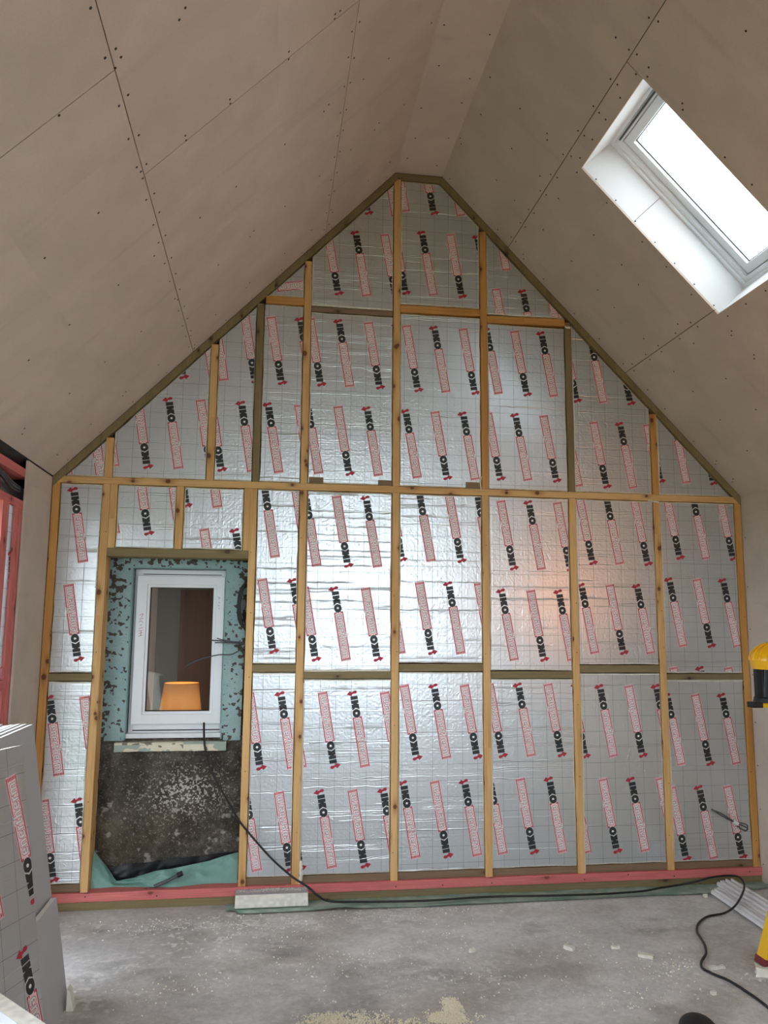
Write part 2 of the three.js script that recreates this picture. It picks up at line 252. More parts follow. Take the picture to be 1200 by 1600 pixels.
// ---------------------------------------------------------------- roof window
SKY.forEach(([HZ0, HZ1], nth) => {
  const w = struct(nth ? 'window_3' : 'window_1', nth ? 'second roof window of the right slope, nearer the rear wall' : 'white roof window in a plasterboard-lined opening of the right slope', 'window');
  const D = 0.24, t = 0.0125, f = (name, o, n0, n1, mat, hs = []) => part(name, slopeGeo(1, o, hs, n0, n1), mat, w);
  f('reveal_panel', rect(HS0, 1.83, HZ0 - t, HZ0), 0.0126, D, M.liner); f('reveal_panel', rect(1.833, HS1, HZ0 - t, HZ0), 0.0126, D, M.liner);
  f('reveal_panel', rect(HS0, HS1, HZ1, HZ1 + t), 0.0126, D, M.liner);
  f('reveal_panel', rect(HS1, HS1 + t, HZ0 - t, HZ1 + t), 0.0126, D, M.liner); f('reveal_panel', rect(HS0 - t, HS0, HZ0 - t, HZ1 + t), 0.0126, D, M.liner);
  const ring = (a, b) => [rect(HS0 + a, HS1 - a, HZ0 + a, HZ1 - a), [[[HS0 + b, HZ0 + b], [HS0 + b, HZ1 - b], [HS1 - b, HZ1 - b], [HS1 - b, HZ0 + b]]]];
  let [o, h] = ring(-0.08, 0.018); f('outer_frame', o, D, D + 0.10, M.upvc, h);
  [o, h] = ring(0.018, 0.046); f('inner_frame', o, D + 0.016, D + 0.10, M.upvc, h);
  [o, h] = ring(0.05, 0.098); const sash = f('sash', o, D + 0.034, D + 0.10, M.upvc, h);
  [o, h] = ring(0.046, 0.05); f('seal', o, D + 0.075, D + 0.09, M.dark, h);
  [o, h] = ring(0.098, 0.102); part('gasket', slopeGeo(1, o, h, D + 0.054, D + 0.058), M.dark, sash);
  f('vent_bar', rect(HS1 - 0.036, HS1 - 0.026, HZ0 + 0.06, HZ1 - 0.06), D + 0.008, D + 0.016, M.greyCable);
  f('pane', rect(HS0 + 0.1, HS1 - 0.1, HZ0 + 0.1, HZ1 - 0.1), D + 0.059, D + 0.063, M.glass);
  const heads = []; for (let s = HS0 + 0.05; s < HS1; s += 0.16) { const g = new THREE.CylinderGeometry(0.0045, 0.0045, 0.0016, 8); g.deleteAttribute('uv'); g.rotateX(Math.PI / 2); const m = slopeGeo(1, rect(0, 1, 0, 1), [], 0, 0.1).userData.m; const q = V(s, 0.02, HZ0 + 0.0006).applyMatrix4(m); g.translate(q.x, q.y, q.z); heads.push(g); }
  part('screw_heads', mergeGeometries(heads), M.dark, w).userData = { kind: 'stuff' };
});

// ---------------------------------------------------------------- side and rear walls
{
  const w = struct('wall_right', 'pale plasterboarded side wall', 'wall');
  part('plasterboard_panel', box(XR, XR + 0.0125, 0.012, 2.548, 0.0, 2.4, 'y'), M.gyp, w); part('plasterboard_panel', box(XR, XR + 0.0125, 0.012, 2.548, 2.404, 4.8, 'y'), M.gyp, w); part('plasterboard_panel', box(XR, XR + 0.0125, 0.012, 2.548, 4.804, ZB, 'y'), M.gyp, w);
  part('outer_leaf', box(XR + 0.014, XR + 0.3, -0.3, 2.75, -0.7, ZB + 0.2), M.render, w);
  const heads = []; for (let y = 0.15; y < 2.5; y += 0.3) for (const z of [0.03, 0.42]) { const g = new THREE.CylinderGeometry(0.0045, 0.0045, 0.0016, 8); g.deleteAttribute('uv'); g.rotateZ(Math.PI / 2); g.translate(XR - 0.0004, y + rr(-0.04, 0.04), z); heads.push(g); }
  part('screw_heads', mergeGeometries(heads), M.dark, w).userData = { kind: 'stuff' };
}
const LO0 = 0.82, LO1 = 3.5, LOH = 2.25;            // opening in the left wall
{
  const w = struct('wall_left', 'side wall of red-treated timber frame, partly plasterboarded', 'wall');
  part('plasterboard_panel', box(XL - 0.0125, XL, 0.012, 2.525, 0.0, 0.50, 'y'), M.gyp, w);
  part('plasterboard_panel', box(XL - 0.0125, XL, 0.012, 2.525, LO1 + 0.1, ZB, 'y'), M.gyp, w);
  const F = XL - 0.0135, DP = 0.10, rb = (name, y0, y1, z0, z1, i, along = 'z', d = DP) => part(name, box(F - d, F, y0, y1, z0, z1, along, [rr(0, 1), rr(0, 2)]), M.red[i], w);
  rb('top_rail', 2.430, 2.477, 0.42, LO1 + 0.1, 0); rb('lintel', 2.255, 2.298, 0.42, LO1 + 0.1, 1);
  rb('stud', 0.0, 2.255, 0.505, 0.552, 0, 'y'); rb('stud', 0.0, 2.255, 0.568, 0.615, 1, 'y', 0.07); rb('stud', 0.0, 2.255, 0.72, 0.82, 0, 'y'); rb('stud', 0.0, 2.255, LO1, LO1 + 0.09, 0, 'y');
  rb('noggin', 1.285, 1.345, 0.615, 0.72, 1);
  const out = (y0, y1, z0, z1) => part('outer_leaf', box(-2.46, -2.255, y0, y1, z0, z1), M.render, w);
  out(-0.3, 2.72, -0.7, LO0); out(LOH, 2.72, LO0, LO1); out(-0.3, 2.72, LO1, ZB + 0.2); out(-0.3, 0.0, LO0, LO1);
  // foil-faced boards seen between the red timbers
  const fb = (y0, y1, z0, z1, X = -2.215) => { const g = new THREE.PlaneGeometry(z1 - z0, y1 - y0); const p = g.attributes.position, uv = g.attributes.uv; for (let i = 0; i < p.count; i++) uv.setXY(i, p.getX(i) + 0.21, p.getY(i) + 0.33); g.rotateY(Math.PI / 2); g.translate(X, (y0 + y1) / 2, (z0 + z1) / 2); const b = group('insulation_board', w); part('foil_face', g, M.foil, b); part('foam_core', box(X - 0.038, X - 0.001, y0, y1, z0, z1), M.foam, b); };
  fb(2.30, 2.43, 0.57, 1.4); fb(0.02, 1.283, 0.617, 0.718, -2.158); fb(1.347, 2.253, 0.617, 0.718, -2.158);
  for (let i = 0; i < 5; i++) part('cable', tube([[-2.17, 2.375 - i * 0.006, 0.50], [-2.175, 2.385 - i * 0.008, 0.62], [-2.178, 2.412 - i * 0.006, 0.78], [-2.178, 2.422 - i * 0.004, 1.0], [-2.178, 2.42 - i * 0.004, 1.5]].map(q => [q[0] - (i % 2) * 0.012, q[1], q[2]]), 0.0055, 30), i % 2 ? M.cable : M.greyCable, w);
}
{
  // rear gable, behind the camera, with a tall glazed opening onto the garden
  const w = struct('wall_rear', 'rear gable with a tall glazed opening', 'wall');
  const O = [[-1.0, 1.0], [-1.0, 2.6], [0.0, 3.6], [0.7, 3.6], [2.1, 2.3], [2.1, 1.0]];
  const sh = new THREE.Shape([[XL - 0.3, -0.3], [XR + 0.3, -0.3], [XR + 0.3, 2.5], [TOP_R[0], 4.75], [TOP_L[0], 4.75], [XL - 0.3, 2.5]].map(q => new THREE.Vector2(...q)));
  sh.holes.push(new THREE.Path(O.map(q => new THREE.Vector2(...q))));
  const g = new THREE.ExtrudeGeometry(sh, { depth: 0.3, bevelEnabled: false }); g.translate(0, 0, ZB); metreUV(g); part('gable_panel', g, M.gyp, w);
}

// ---------------------------------------------------------------- far gable: timber frame and foil-faced boards
const far = struct('wall_far', 'timber-framed gable filled with printed foil-faced insulation boards', 'wall');
{
  const rakeL = x => EAVE_L[1] + (x - EAVE_L[0]) * (TOP_L[1] - EAVE_L[1]) / (TOP_L[0] - EAVE_L[0]), rakeR = x => EAVE_R[1] + (x - EAVE_R[0]) * (TOP_R[1] - EAVE_R[1]) / (TOP_R[0] - EAVE_R[0]);
  const RV = 0.063;                                 // rake timber, measured upright
  const P = i => M.pine[i % 4], W = 0.045, D = 0.14;
  // sole plates
  part('sole_plate', box(XL, XR, 0.0, 0.0465, -0.145, 0.004, 'x', [0.02, 0.4]), M.treated[1], far);
  { const b = part('red_sole_plate', bar(0.05, XR - XL, 0.15, 0.003), M.red[0], far); b.rotation.z = Math.PI / 2; b.position.set((XL + XR) / 2, 0.0725, -0.062); }
  // lower studs
  [[-2.11, 0], [-1.814, 1], [-0.914, 2], [-0.599, 3], [0, 0], [0.598, 1], [1.199, 2], [1.801, 3], [2.396, 1]].forEach(([x, i]) => timber(far, 'stud', x + (x > 2.3 ? 0 : 0), 0.0975, x, 2.492, W, D, x < -2 || x > 2 ? M.pineDeep[0] : P(i)));
  timber(far, 'cripple_stud', -1.769, 2.096, -1.769, 2.492, 0.043, D, P(2)); timber(far, 'cripple_stud', -0.954, 2.096, -0.954, 2.492, 0.036, D, P(0)); timber(far, 'cripple_stud', -1.368, 2.096, -1.368, 2.492, 0.045, D, P(3));
  timber(far, 'lintel', -1.79, 2.070, -0.937, 2.070, 0.052, D, M.treated[0], 0.006);
  timber(far, 'mid_rail', XL + 0.005, 2.514, XR - 0.005, 2.514, 0.043, D, P(1), 0.002);
  // noggins of the lower wall
  for (const [x0, x1, y0, y1] of [[-2.087, -1.837, 1.296, 1.34], [-0.891, -0.622, 1.347, 1.393], [-0.576, -0.023, 1.305, 1.348], [0.023, 0.575, 1.35, 1.397], [0.621, 1.176, 1.305, 1.35], [1.222, 1.778, 1.34, 1.389], [1.824, 2.373, 1.293, 1.333]]) timber(far, 'noggin', x0, (y0 + y1) / 2, x1, (y0 + y1) / 2, y1 - y0, 0.09, M.treated[0], -0.004);
  for (const [x0, x1] of [[-2.087, -1.837], [-0.891, -0.622], [-0.576, -0.023], [0.023, 0.575], [0.621, 1.176], [1.222, 1.778], [1.824, 2.373]]) timber(far, 'base_noggin', x0, 0.119, x1, 0.119, 0.042, 0.09, M.brown, -0.014);
  // upper studs up to the rake
  for (const [x, m] of [[-1.809, P(2)], [-1.19, P(3)], [-0.905, M.treated[0]], [-0.599, P(1)], [0.0, P(3)], [0.6, P(0)], [1.2, M.treated[1]], [1.802, M.pineDeep[1]]]) { const yt = (x < TOP_L[0] ? Math.min(rakeL(x - W / 2), 4.74) : x > TOP_R[0] ? rakeR(x + W / 2) : 4.7) - (x === 0 ? 0.012 : RV * 0.9); timber(far, 'stud', x, 2.536, x, yt, W, D, x === 0.6 || x === 0 ? (x ? M.pineDeep[0] : M.pine[3]) : m); }
  timber(far, 'noggin', -0.872, 3.758, -0.622, 3.758, 0.052, 0.09, M.pineDeep[1]); timber(far, 'noggin', -0.576, 3.714, -0.023, 3.716, 0.036, 0.09, M.brown, -0.012); timber(far, 'noggin', 0.023, 3.752, 0.577, 3.758, 0.05, 0.09, M.pineDeep[0], 0.002); timber(far, 'noggin', 0.623, 3.716, 1.177, 3.726, 0.05, 0.09, M.pineDeep[1]);
  for (const [x0, x1, y1] of [[-0.566, -0.474, 2.579], [-0.117, -0.026, 2.574], [0.468, 0.574, 2.580]]) part('packing_block', box(x0, x1, 2.536, y1, -0.08, -0.004, 'x'), M.brown, far);
  // rake timbers and the short collar at the top
  const xl = XL + 0.003, xr = XR - 0.003;
  part('rake_timber', prism([[xl, rakeL(xl) - 0.002], [TOP_L[0], TOP_L[1] - 0.002], [TOP_L[0] + 0.018, TOP_L[1] - 0.045], [xl, rakeL(xl) - RV]], -0.14, 0.005), M.treated[0], far);
  part('rake_timber', prism([[xr, rakeR(xr) - 0.002], [TOP_R[0], TOP_R[1] - 0.002], [TOP_R[0] - 0.018, TOP_R[1] - 0.045], [xr, rakeR(xr) - RV]], -0.14, 0.005), M.treated[1], far);
  part('collar_timber', prism([[TOP_L[0], TOP_L[1] - 0.002], [TOP_R[0], TOP_R[1] - 0.002], [TOP_R[0] - 0.018, TOP_R[1] - 0.045], [TOP_L[0] + 0.018, TOP_L[1] - 0.045]], -0.14, 0.004, 'x'), M.treated[0], far);
  // boards
  const cut = (poly, a, b, c) => { const o = []; for (let i = 0; i < poly.length; i++) { const p = poly[i], q = poly[(i + 1) % poly.length], dp = a * p[0] + b * p[1] - c, dq = a * q[0] + b * q[1] - c; if (dp <= 0) o.push(p); if (dp * dq < 0) { const t = dp / (dp - dq); o.push([p[0] + (q[0] - p[0]) * t, p[1] + (q[1] - p[1]) * t]); } } return o; };
  const mL = (TOP_L[1] - EAVE_L[1]) / (TOP_L[0] - EAVE_L[0]), mR = (TOP_R[1] - EAVE_R[1]) / (TOP_R[0] - EAVE_R[0]);
  function board(x0, x1, y0, y1, ref, opt = {}) {
    let poly = [[x0, y0], [x1, y0], [x1, y1], [x0, y1]];
    const e = RV + 0.006;
    poly = cut(poly, -mL, 1, EAVE_L[1] - mL * EAVE_L[0] - e); poly = cut(poly, -mR, 1, EAVE_R[1] - mR * EAVE_R[0] - e); poly = cut(poly, 0, 1, TOP_L[1] - 0.05);
    // ragged saw cut along the edges
    const pts = []; for (let i = 0; i < poly.length; i++) { const p = poly[i], q = poly[(i + 1) % poly.length], l = Math.hypot(q[0] - p[0], q[1] - p[1]), n = Math.max(1, Math.round(l / 0.09)), nx = -(q[1] - p[1]) / l, ny = (q[0] - p[0]) / l; for (let k = 0; k < n; k++) { const t = k / n, j = k ? rr(0, 0.004) : 0.002; pts.push([p[0] + (q[0] - p[0]) * t + nx * j, p[1] + (q[1] - p[1]) * t + ny * j]); } }
    const cx = pts.reduce((s, p) => s + p[0], 0) / pts.length, cy = pts.reduce((s, p) => s + p[1], 0) / pts.length, ax = opt.tx ?? rr(-0.006, 0.006), ay = opt.ty ?? rr(-0.005, 0.005), zf = opt.z ?? -0.009;
    const zz = (x, y) => zf + ax * (x - cx) + ay * (y - cy);
    const inn = pts.map(p => { const dx = cx - p[0], dy = cy - p[1], l = Math.hypot(dx, dy), k = Math.min(0.008, l * 0.2) / l; return [p[0] + dx * k, p[1] + dy * k]; });
    const fg = new THREE.ShapeGeometry(new THREE.Shape(inn.map(p => new THREE.Vector2(...p)))), fp = fg.attributes.position, uv = fg.attributes.uv, tx = Math.floor(rr(0, 40)) * TW, ty = Math.floor(rr(0, 40)) * TH;
    for (let i = 0; i < fp.count; i++) { const x = fp.getX(i), y = fp.getY(i); fp.setZ(i, zz(x, y)); if (opt.turn) uv.setXY(i, y - 3.2 + tx, -(x) + ty + 0.32); else uv.setXY(i, x - ref[0] + ARROW[0] + tx, y - ref[1] + ARROW[1] + ty); }
    fg.computeVertexNormals();
    const pos = [], ring = (a, za, b, zb) => { for (let i = 0; i < a.length; i++) { const j = (i + 1) % a.length, A = [...a[i], za(...a[i])], B = [...a[j], za(...a[j])], C = [...b[j], zb(...b[j])], E = [...b[i], zb(...b[i])]; pos.push(...A, ...E, ...C, ...A, ...C, ...B); } };
    ring(inn, zz, pts, (x, y) => zz(x, y) - 0.004); ring(pts, (x, y) => zz(x, y) - 0.004, pts, () => -0.11);
    const eg = new THREE.BufferGeometry(); eg.setAttribute('position', new THREE.Float32BufferAttribute(pos, 3)); eg.computeVertexNormals(); metreUV(eg);
    const b = group('insulation_board', far); part('foil_face', fg, M.foil, b); part('foam_core', eg, M.foam, b); return b;
  }
  const fromB = (x, y) => [x - 0.08 - 0.195, y + 0.44];
  const Y0 = 0.143, YM = 2.490, YU = 2.538;
  board(-2.085, -1.839, Y0, 1.292, [-2.071, 1.198]); board(-2.085, -1.839, 1.343, YM, [-2.007, 2.452]);
  board(-1.745, -1.393, 2.098, YM, fromB(-1.554, 2.192)); board(-1.343, -0.974, 2.098, YM, [-1.02, 2.221]);
  board(-0.889, -0.624, Y0, 1.343, [-0.711, 1.214]); board(-0.889, -0.624, 1.397, YM, [-0.652, 1.913]);
  board(-0.574, -0.025, Y0, 1.301, [-0.262, 1.216]); board(-0.574, -0.025, 1.352, YM, [-0.194, 2.454]);
  board(0.025, 0.573, Y0, 1.346, [0.253, 1.258]); board(0.025, 0.573, 1.401, YM, [0.351, 1.907]);
  board(0.623, 1.174, Y0, 1.301, [0.807, 1.263]); board(0.623, 1.174, 1.354, YM, [0.704, 1.865]);
  board(1.224, 1.776, Y0, 1.336, [1.359, 1.251]); board(1.224, 1.776, 1.393, YM, [1.642, 1.91]);
  board(1.826, 2.371, Y0, 1.289, [2.216, 1.191]); board(1.826, 2.371, 1.337, YM, [2.265, 1.957]);
  board(-2.125, -1.834, YU, 4, [-1.9, 2.2]); board(-1.784, -1.215, YU, 4.5, [-1.465, 3.051]); board(-1.165, -0.93, YU, 4.5, [-1.009, 3.048]);
  board(-0.88, -0.624, YU, 3.728, [-0.644, 3.636]); board(-0.574, -0.025, YU, 3.693, [-0.389, 3.639]); board(0.025, 0.575, YU, 3.722, [0.259, 3.633]); board(0.625, 1.175, YU, 3.686, [1.012, 3.64]);
  board(1.225, 1.777, YU, 4.5, [1.562, 3.022]); board(1.827, 2.41, YU, 4, fromB(1.839, 2.631));
  board(-1.0, -0.624, 3.787, 5, [0, 0], { turn: true }); board(-0.574, -0.025, 3.737, 5, [-0.284, 4.273]); board(0.025, 0.575, 3.787, 5, [0.173, 4.31]); board(0.625, 1.4, 3.754, 5, [0.885, 3.936]);
  // nail heads at the stud feet
  const nails = []; for (const x of [-1.80, -0.93, -0.59, 0.01, 0.61, 1.21, 1.81, 2.33, -1.4, 0.3, 1.5, -0.72]) { const g = new THREE.CylinderGeometry(0.0042, 0.0042, 0.002, 8); g.deleteAttribute('uv'); g.rotateX(Math.PI / 2); g.translate(x, 0.072 + rr(-0.01, 0.014), 0.0135); nails.push(g); }
  for (const x of [-1.814, -0.914, -0.599, 0, 0.6, 1.2, 1.8, 2.396]) for (let y = 0.3; y < 2.4; y += 0.37) if (rnd() < 0.6) { const g = new THREE.CylinderGeometry(0.003, 0.003, 0.0015, 8); g.deleteAttribute('uv'); g.rotateX(Math.PI / 2); g.translate(x + rr(-0.012, 0.012), y + rr(-0.1, 0.1), 0.0005); nails.push(g); }
  part('nail_heads', mergeGeometries(nails), M.dark, far).userData = { kind: 'stuff' };
  // beads of dried gun foam in the joints
  const bead = (pts, r) => { const g = tube(pts, r, 28, 6), p = g.attributes.position; for (let i = 0; i < p.count; i++) { const n = 0.7 + 0.8 * vnoise(p.getX(i) * 90, p.getY(i) * 90); p.setZ(i, p.getZ(i) * 1 + (n - 1) * r); p.setX(i, p.getX(i) + (n - 1) * r * 0.8); } g.computeVertexNormals(); part('gun_foam_bead', g, M.foam, far); };
  bead([[-0.572, 0.10, -0.004], [-0.566, 0.15, -0.006], [-0.57, 0.23, -0.012]], 0.012); bead([[-0.574, 0.2, -0.014], [-0.574, 0.9, -0.014], [-0.574, 1.28, -0.014]], 0.005);
  bead([[0.624, 0.15, -0.012], [0.624, 0.8, -0.014], [0.624, 1.28, -0.014]], 0.005); bead([[1.225, 0.1, -0.01], [1.225, 0.4, -0.014], [1.225, 1.2, -0.014]], 0.005);
  bead([[1.18, 3.70, -0.008], [1.19, 3.692, -0.004], [1.215, 3.69, 0.002]], 0.009); bead([[1.826, 2.478, -0.008], [1.8, 2.486, 0.004], [1.74, 2.49, 0.002]], 0.006); bead([[-0.574, 1.35, -0.012], [-0.3, 1.352, -0.012], [-0.03, 1.352, -0.012]], 0.004); bead([[1.83, 1.292, -0.012], [2.1, 1.291, -0.012], [2.37, 1.291, -0.012]], 0.005);
  bead([[0.57, 2.53, -0.002], [0.566, 2.575, -0.006], [0.572, 2.62, -0.01]], 0.006);
  // pencil scrawl on the board left of the upper studs
  const pencil = new THREE.MeshStandardMaterial({ color: 0x6b7276, roughness: 0.7 }), strokes = [[[-1.619, 2.772], [-1.654, 2.758], [-1.663, 2.717], [-1.652, 2.664], [-1.613, 2.635]], [[-1.526, 2.689], [-1.552, 2.755], [-1.579, 2.819]], [[-1.579, 2.819], [-1.52, 2.787], [-1.461, 2.752]], [[-1.555, 2.757], [-1.527, 2.785]], [[-1.455, 2.81], [-1.522, 2.871], [-1.51, 2.894], [-1.469, 2.916]], [[-1.367, 3.016], [-1.399, 2.987]], [[-1.399, 2.987], [-1.329, 2.908], [-1.293, 2.942]], [[-1.363, 2.95], [-1.344, 2.969]], [[-1.402, 2.869], [-1.385, 2.856], [-1.363, 2.864], [-1.341, 2.896]], [[-1.323, 3.029], [-1.311, 3.052], [-1.281, 3.065]]];
  part('pencil_writing', mergeGeometries(strokes.map(s => tube(s.map(q => [q[0], q[1], -0.0125]), 0.0016, 20, 5))), pencil, far);
}

// ---------------------------------------------------------------- old outside wall behind the frame, with its window
const Z0 = -0.2;
{
  const w = struct('wall_old', 'old dark rendered house wall seen through the framed opening', 'wall');
  const HX0 = -1.667, HX1 = -1.072, HY0 = 0.925, HY1 = 1.995;
  const N = 768, rubble = dataTex(N, N, (px, py) => {             // 1.2 m by 1.2 m of damp, crumbling cement render
    const x = px / N * 1.2 - 1.95, y = py / N * 1.2 - 0.1, n = fbm(x * 7, y * 7, 5), f = fbm(x * 40 + 3, y * 40, 3), b = fbm(x * 3 + 8, y * 3, 3);
    let c = mix3([62, 58, 52], [122, 116, 106], clamp((n - 0.25) * 1.6)); c = mix3(c, [92, 82, 60], clamp((b - 0.5) * 3) * 0.6); c = c.map(v => v * (0.75 + 0.5 * f));
    const patch = Math.exp(-Math.pow((x + 1.28) / 0.27, 2) - Math.pow((y - 0.60) / 0.15, 2)), grit = fbm(x * 115, y * 115, 2), lump = fbm(x * 22 + 30, y * 22, 3);
    if (grit > 0.70 - 0.22 * patch) c = mix3(c, [214, 210, 202], clamp((grit - 0.70 + 0.22 * patch) * 9) * (0.35 + 0.6 * patch));
    if (lump > 0.70 && y < 0.55) c = mix3(c, [176, 172, 164], clamp((lump - 0.70) * 14) * 0.8);
    return c;
  });
  rubble.repeat.set(1 / 1.2, 1 / 1.2); rubble.offset.set(1.95 / 1.2, 0.1 / 1.2);
  const rb = dataTex(512, 512, (x, y) => { const v = 255 * clamp(0.5 + 1.1 * (fbm(x / 30, y / 30, 5) - 0.5) + 0.3 * (vnoise(x / 3, y / 3) - 0.5)); return [v, v, v]; }, false); rb.repeat.set(1 / 0.6, 1 / 0.6);
  const mat = new THREE.MeshStandardMaterial({ map: rubble, bumpMap: rb, bumpScale: 0.02, roughness: 0.95 });
  const wallUV = g => { const p = g.attributes.position, uv = g.attributes.uv; for (let i = 0; i < p.count; i++) uv.setXY(i, p.getX(i), p.getY(i)); return g; };
  const sh = new THREE.Shape([[-2.46, -0.3], [2.7, -0.3], [2.7, 2.7], [0.35, 5.0], [-0.05, 5.0], [-2.46, 2.7]].map(q => new THREE.Vector2(...q)));
  sh.holes.push(new THREE.Path([[HX0, HY0], [HX0, HY1], [HX1, HY1], [HX1, HY0]].map(q => new THREE.Vector2(...q))));
  const g = new THREE.ExtrudeGeometry(sh, { depth: 0.45, bevelEnabled: false }); g.translate(0, 0, Z0 - 0.45); part('rendered_masonry', wallUV(g), mat, w);
  // flaking teal painted band round the window
  const TN = 768, teal = dataTex(TN, TN, (px, py) => {           // 1.2 m square
    const x = px / TN * 1.2 - 1.95, y = py / TN * 1.2 + 0.9, n = fbm(x * 9, y * 9, 4), fl = fbm(x * 44 + 4, y * 44, 3), big = fbm(x * 4.5 + 2, y * 4.5 + 8, 3);
    const edge = Math.max(clamp((-1.70 - x) / 0.10), clamp((x + 1.04) / 0.10), clamp((y - 1.99) / 0.06), clamp((1.06 - y) / 0.2) * 0.8);
    let c = mix3([136, 166, 168], [162, 188, 188], n); c = c.map(v => v * (0.95 + 0.1 * vnoise(px * 0.5, py * 0.5)));
    if (fl > 0.69 - 0.13 * edge - 0.10 * clamp((big - 0.5) * 4)) c = mix3([58, 54, 48], [92, 88, 80], n);
    return c;
  });
  teal.repeat.set(1 / 1.2, 1 / 1.2); teal.offset.set(1.95 / 1.2, -0.9 / 1.2);
  const ts = new THREE.Shape([[-1.86, 0.92], [HX0, 0.92], [HX0, HY1], [HX1, HY1], [HX1, 0.915], [-0.955, 0.915], [-0.95, 1.3], [-0.94, 2.12], [-1.86, 2.12]].map(q => new THREE.Vector2(...q)));
  const tg = new THREE.ExtrudeGeometry(ts, { depth: 0.014, bevelEnabled: false }); tg.translate(0, 0, Z0 + 0.001); part('teal_painted_band', wallUV(tg), new THREE.MeshStandardMaterial({ map: teal, bumpMap: rb, bumpScale: 0.006, roughness: 0.8 }), w);
  // teal painted reveals
  const tm = new THREE.MeshStandardMaterial({ color: 0x84a5a4, roughness: 0.8 });
  part('reveal', box(HX0, HX0 + 0.008, HY0, HY1, Z0 - 0.06, Z0 + 0.014), tm, w); part('reveal', box(HX1 - 0.008, HX1, HY0, HY1, Z0 - 0.06, Z0 + 0.014), tm, w); part('reveal', box(HX0 + 0.008, HX1 - 0.008, HY1 - 0.008, HY1, Z0 - 0.06, Z0 + 0.014), tm, w);
  const inn = M.whitePaint; part('inner_reveal', box(HX0, -1.562, HY0, HY1, Z0 - 0.449, Z0 - 0.15), inn, w); part('inner_reveal', box(HX1 - 0.012, HX1, HY0, HY1, Z0 - 0.449, Z0 - 0.13), inn, w); part('inner_sill', box(HX0, HX1, HY0, HY0 + 0.02, Z0 - 0.47, Z0 - 0.13), inn, w);
  // stone sill with flaking cream paint
  const sillT = dataTex(512, 128, (x, y) => { const n = fbm(x / 60, y / 60, 4), k = fbm(x / 55 + 50, y / 40, 4); let c = mix3([206, 198, 172], [226, 220, 200], n); if (k > 0.56) c = mix3(c, [138, 160, 152], 0.8); if (k < 0.33) c = [120, 112, 98]; return c; }); sillT.repeat.set(1 / 0.7, 1 / 0.18);
  const sg = new THREE.BoxGeometry(0.672, 0.055, 0.17, 24, 3, 3), sp = sg.attributes.position; for (let i = 0; i < sp.count; i++) { const n = vnoise(sp.getX(i) * 40, sp.getY(i) * 40 + sp.getZ(i) * 30); if (sp.getZ(i) > 0.05) { sp.setZ(i, sp.getZ(i) - 0.006 * n); if (sp.getY(i) < 0) sp.setY(i, sp.getY(i) + 0.005 * n); } } sg.computeVertexNormals(); sg.translate(-1.376, 0.885, -0.225); metreUV(sg, 'y', [2, 0]); part('stone_sill', sg, new THREE.MeshStandardMaterial({ map: sillT, roughness: 0.85 }), w);
}
{
  const w = struct('window_2', 'small white casement window in the old wall', 'window');
  const frame = (x0, x1, y0, y1, a, z0, z1, name, mat) => { const sh = new THREE.Shape([[x0, y0], [x1, y0], [x1, y1], [x0, y1]].map(q => new THREE.Vector2(...q))); sh.holes.push(new THREE.Path([[x0 + a[0], y0 + a[3]], [x0 + a[0], y1 - a[2]], [x1 - a[1], y1 - a[2]], [x1 - a[1], y0 + a[3]]].map(q => new THREE.Vector2(...q)))); const g = new THREE.ExtrudeGeometry(sh, { depth: z1 - z0 - 0.004, bevelEnabled: true, bevelThickness: 0.004, bevelSize: 0.003, bevelOffset: -0.003, bevelSegments: 2 }); g.translate(0, 0, z0); return part(name, g, mat, w); };
  frame(-1.659, -1.080, 0.955, 1.987, [0.04, 0.03, 0.05, 0.06], -0.335, -0.280, 'outer_frame', M.upvc);
  const sash = frame(-1.640, -1.085, 1.010, 1.942, [0.066, 0.056, 0.056, 0.061], -0.325, -0.244, 'casement', M.upvc);
  frame(-1.5755, -1.1395, 1.0695, 1.8875, [0.0185, 0.0185, 0.0185, 0.0185], -0.30, -0.258, 'glazing_bead', M.upvc);
  frame(-1.560, -1.155, 1.085, 1.872, [0.006, 0.006, 0.006, 0.006], -0.30, -0.268, 'gasket', M.dark);
  part('pane', box(-1.556, -1.159, 1.089, 1.868, -0.292, -0.288), M.glass, w);
  part('sill_trim', box(-1.666, -1.076, 0.930, 0.957, -0.33, -0.212), M.upvc, w); part('seal_gap', box(-1.63, -1.09, 0.966, 0.973, -0.285, -0.2785), M.dark, w);
  part('vent_slot', box(-1.61, -1.11, 1.952, 1.957, -0.285, -0.2785), M.greyCable, w);
  const ink = (c) => new THREE.MeshStandardMaterial({ color: c, roughness: 0.6 });
  const scr = (x, y, s, mat) => part('marker_writing', mergeGeometries(s.map(q => tube(q.map(([a, b]) => [x + a, y + b, -0.2442]), 0.0014, 12, 5))), mat, sash);
  scr(-1.605, 1.59, [[[-0.012, 0.10], [0.012, 0.11], [0.0, 0.085]], [[-0.01, 0.075], [0.014, 0.08]], [[-0.012, 0.055], [0.0, 0.065], [0.012, 0.052]], [[-0.006, 0.035], [0.008, 0.04]], [[-0.012, 0.015], [0.014, 0.022]], [[-0.012, 0.0], [0.014, 0.006]], [[-0.01, -0.016], [0.014, -0.01]], [[0.002, -0.028], [0.004, 0.0]], [[-0.012, -0.034], [0.012, -0.026]]], ink(0xb05a62));
  scr(-1.122, 1.77, [[[-0.008, 0.04], [0.006, 0.036], [-0.004, 0.026]], [[0.0, 0.012], [0.006, 0.0]], [[-0.006, -0.012], [0.006, -0.016]], [[0.0, -0.03], [0.006, -0.038]]], ink(0x7a7f86));
}
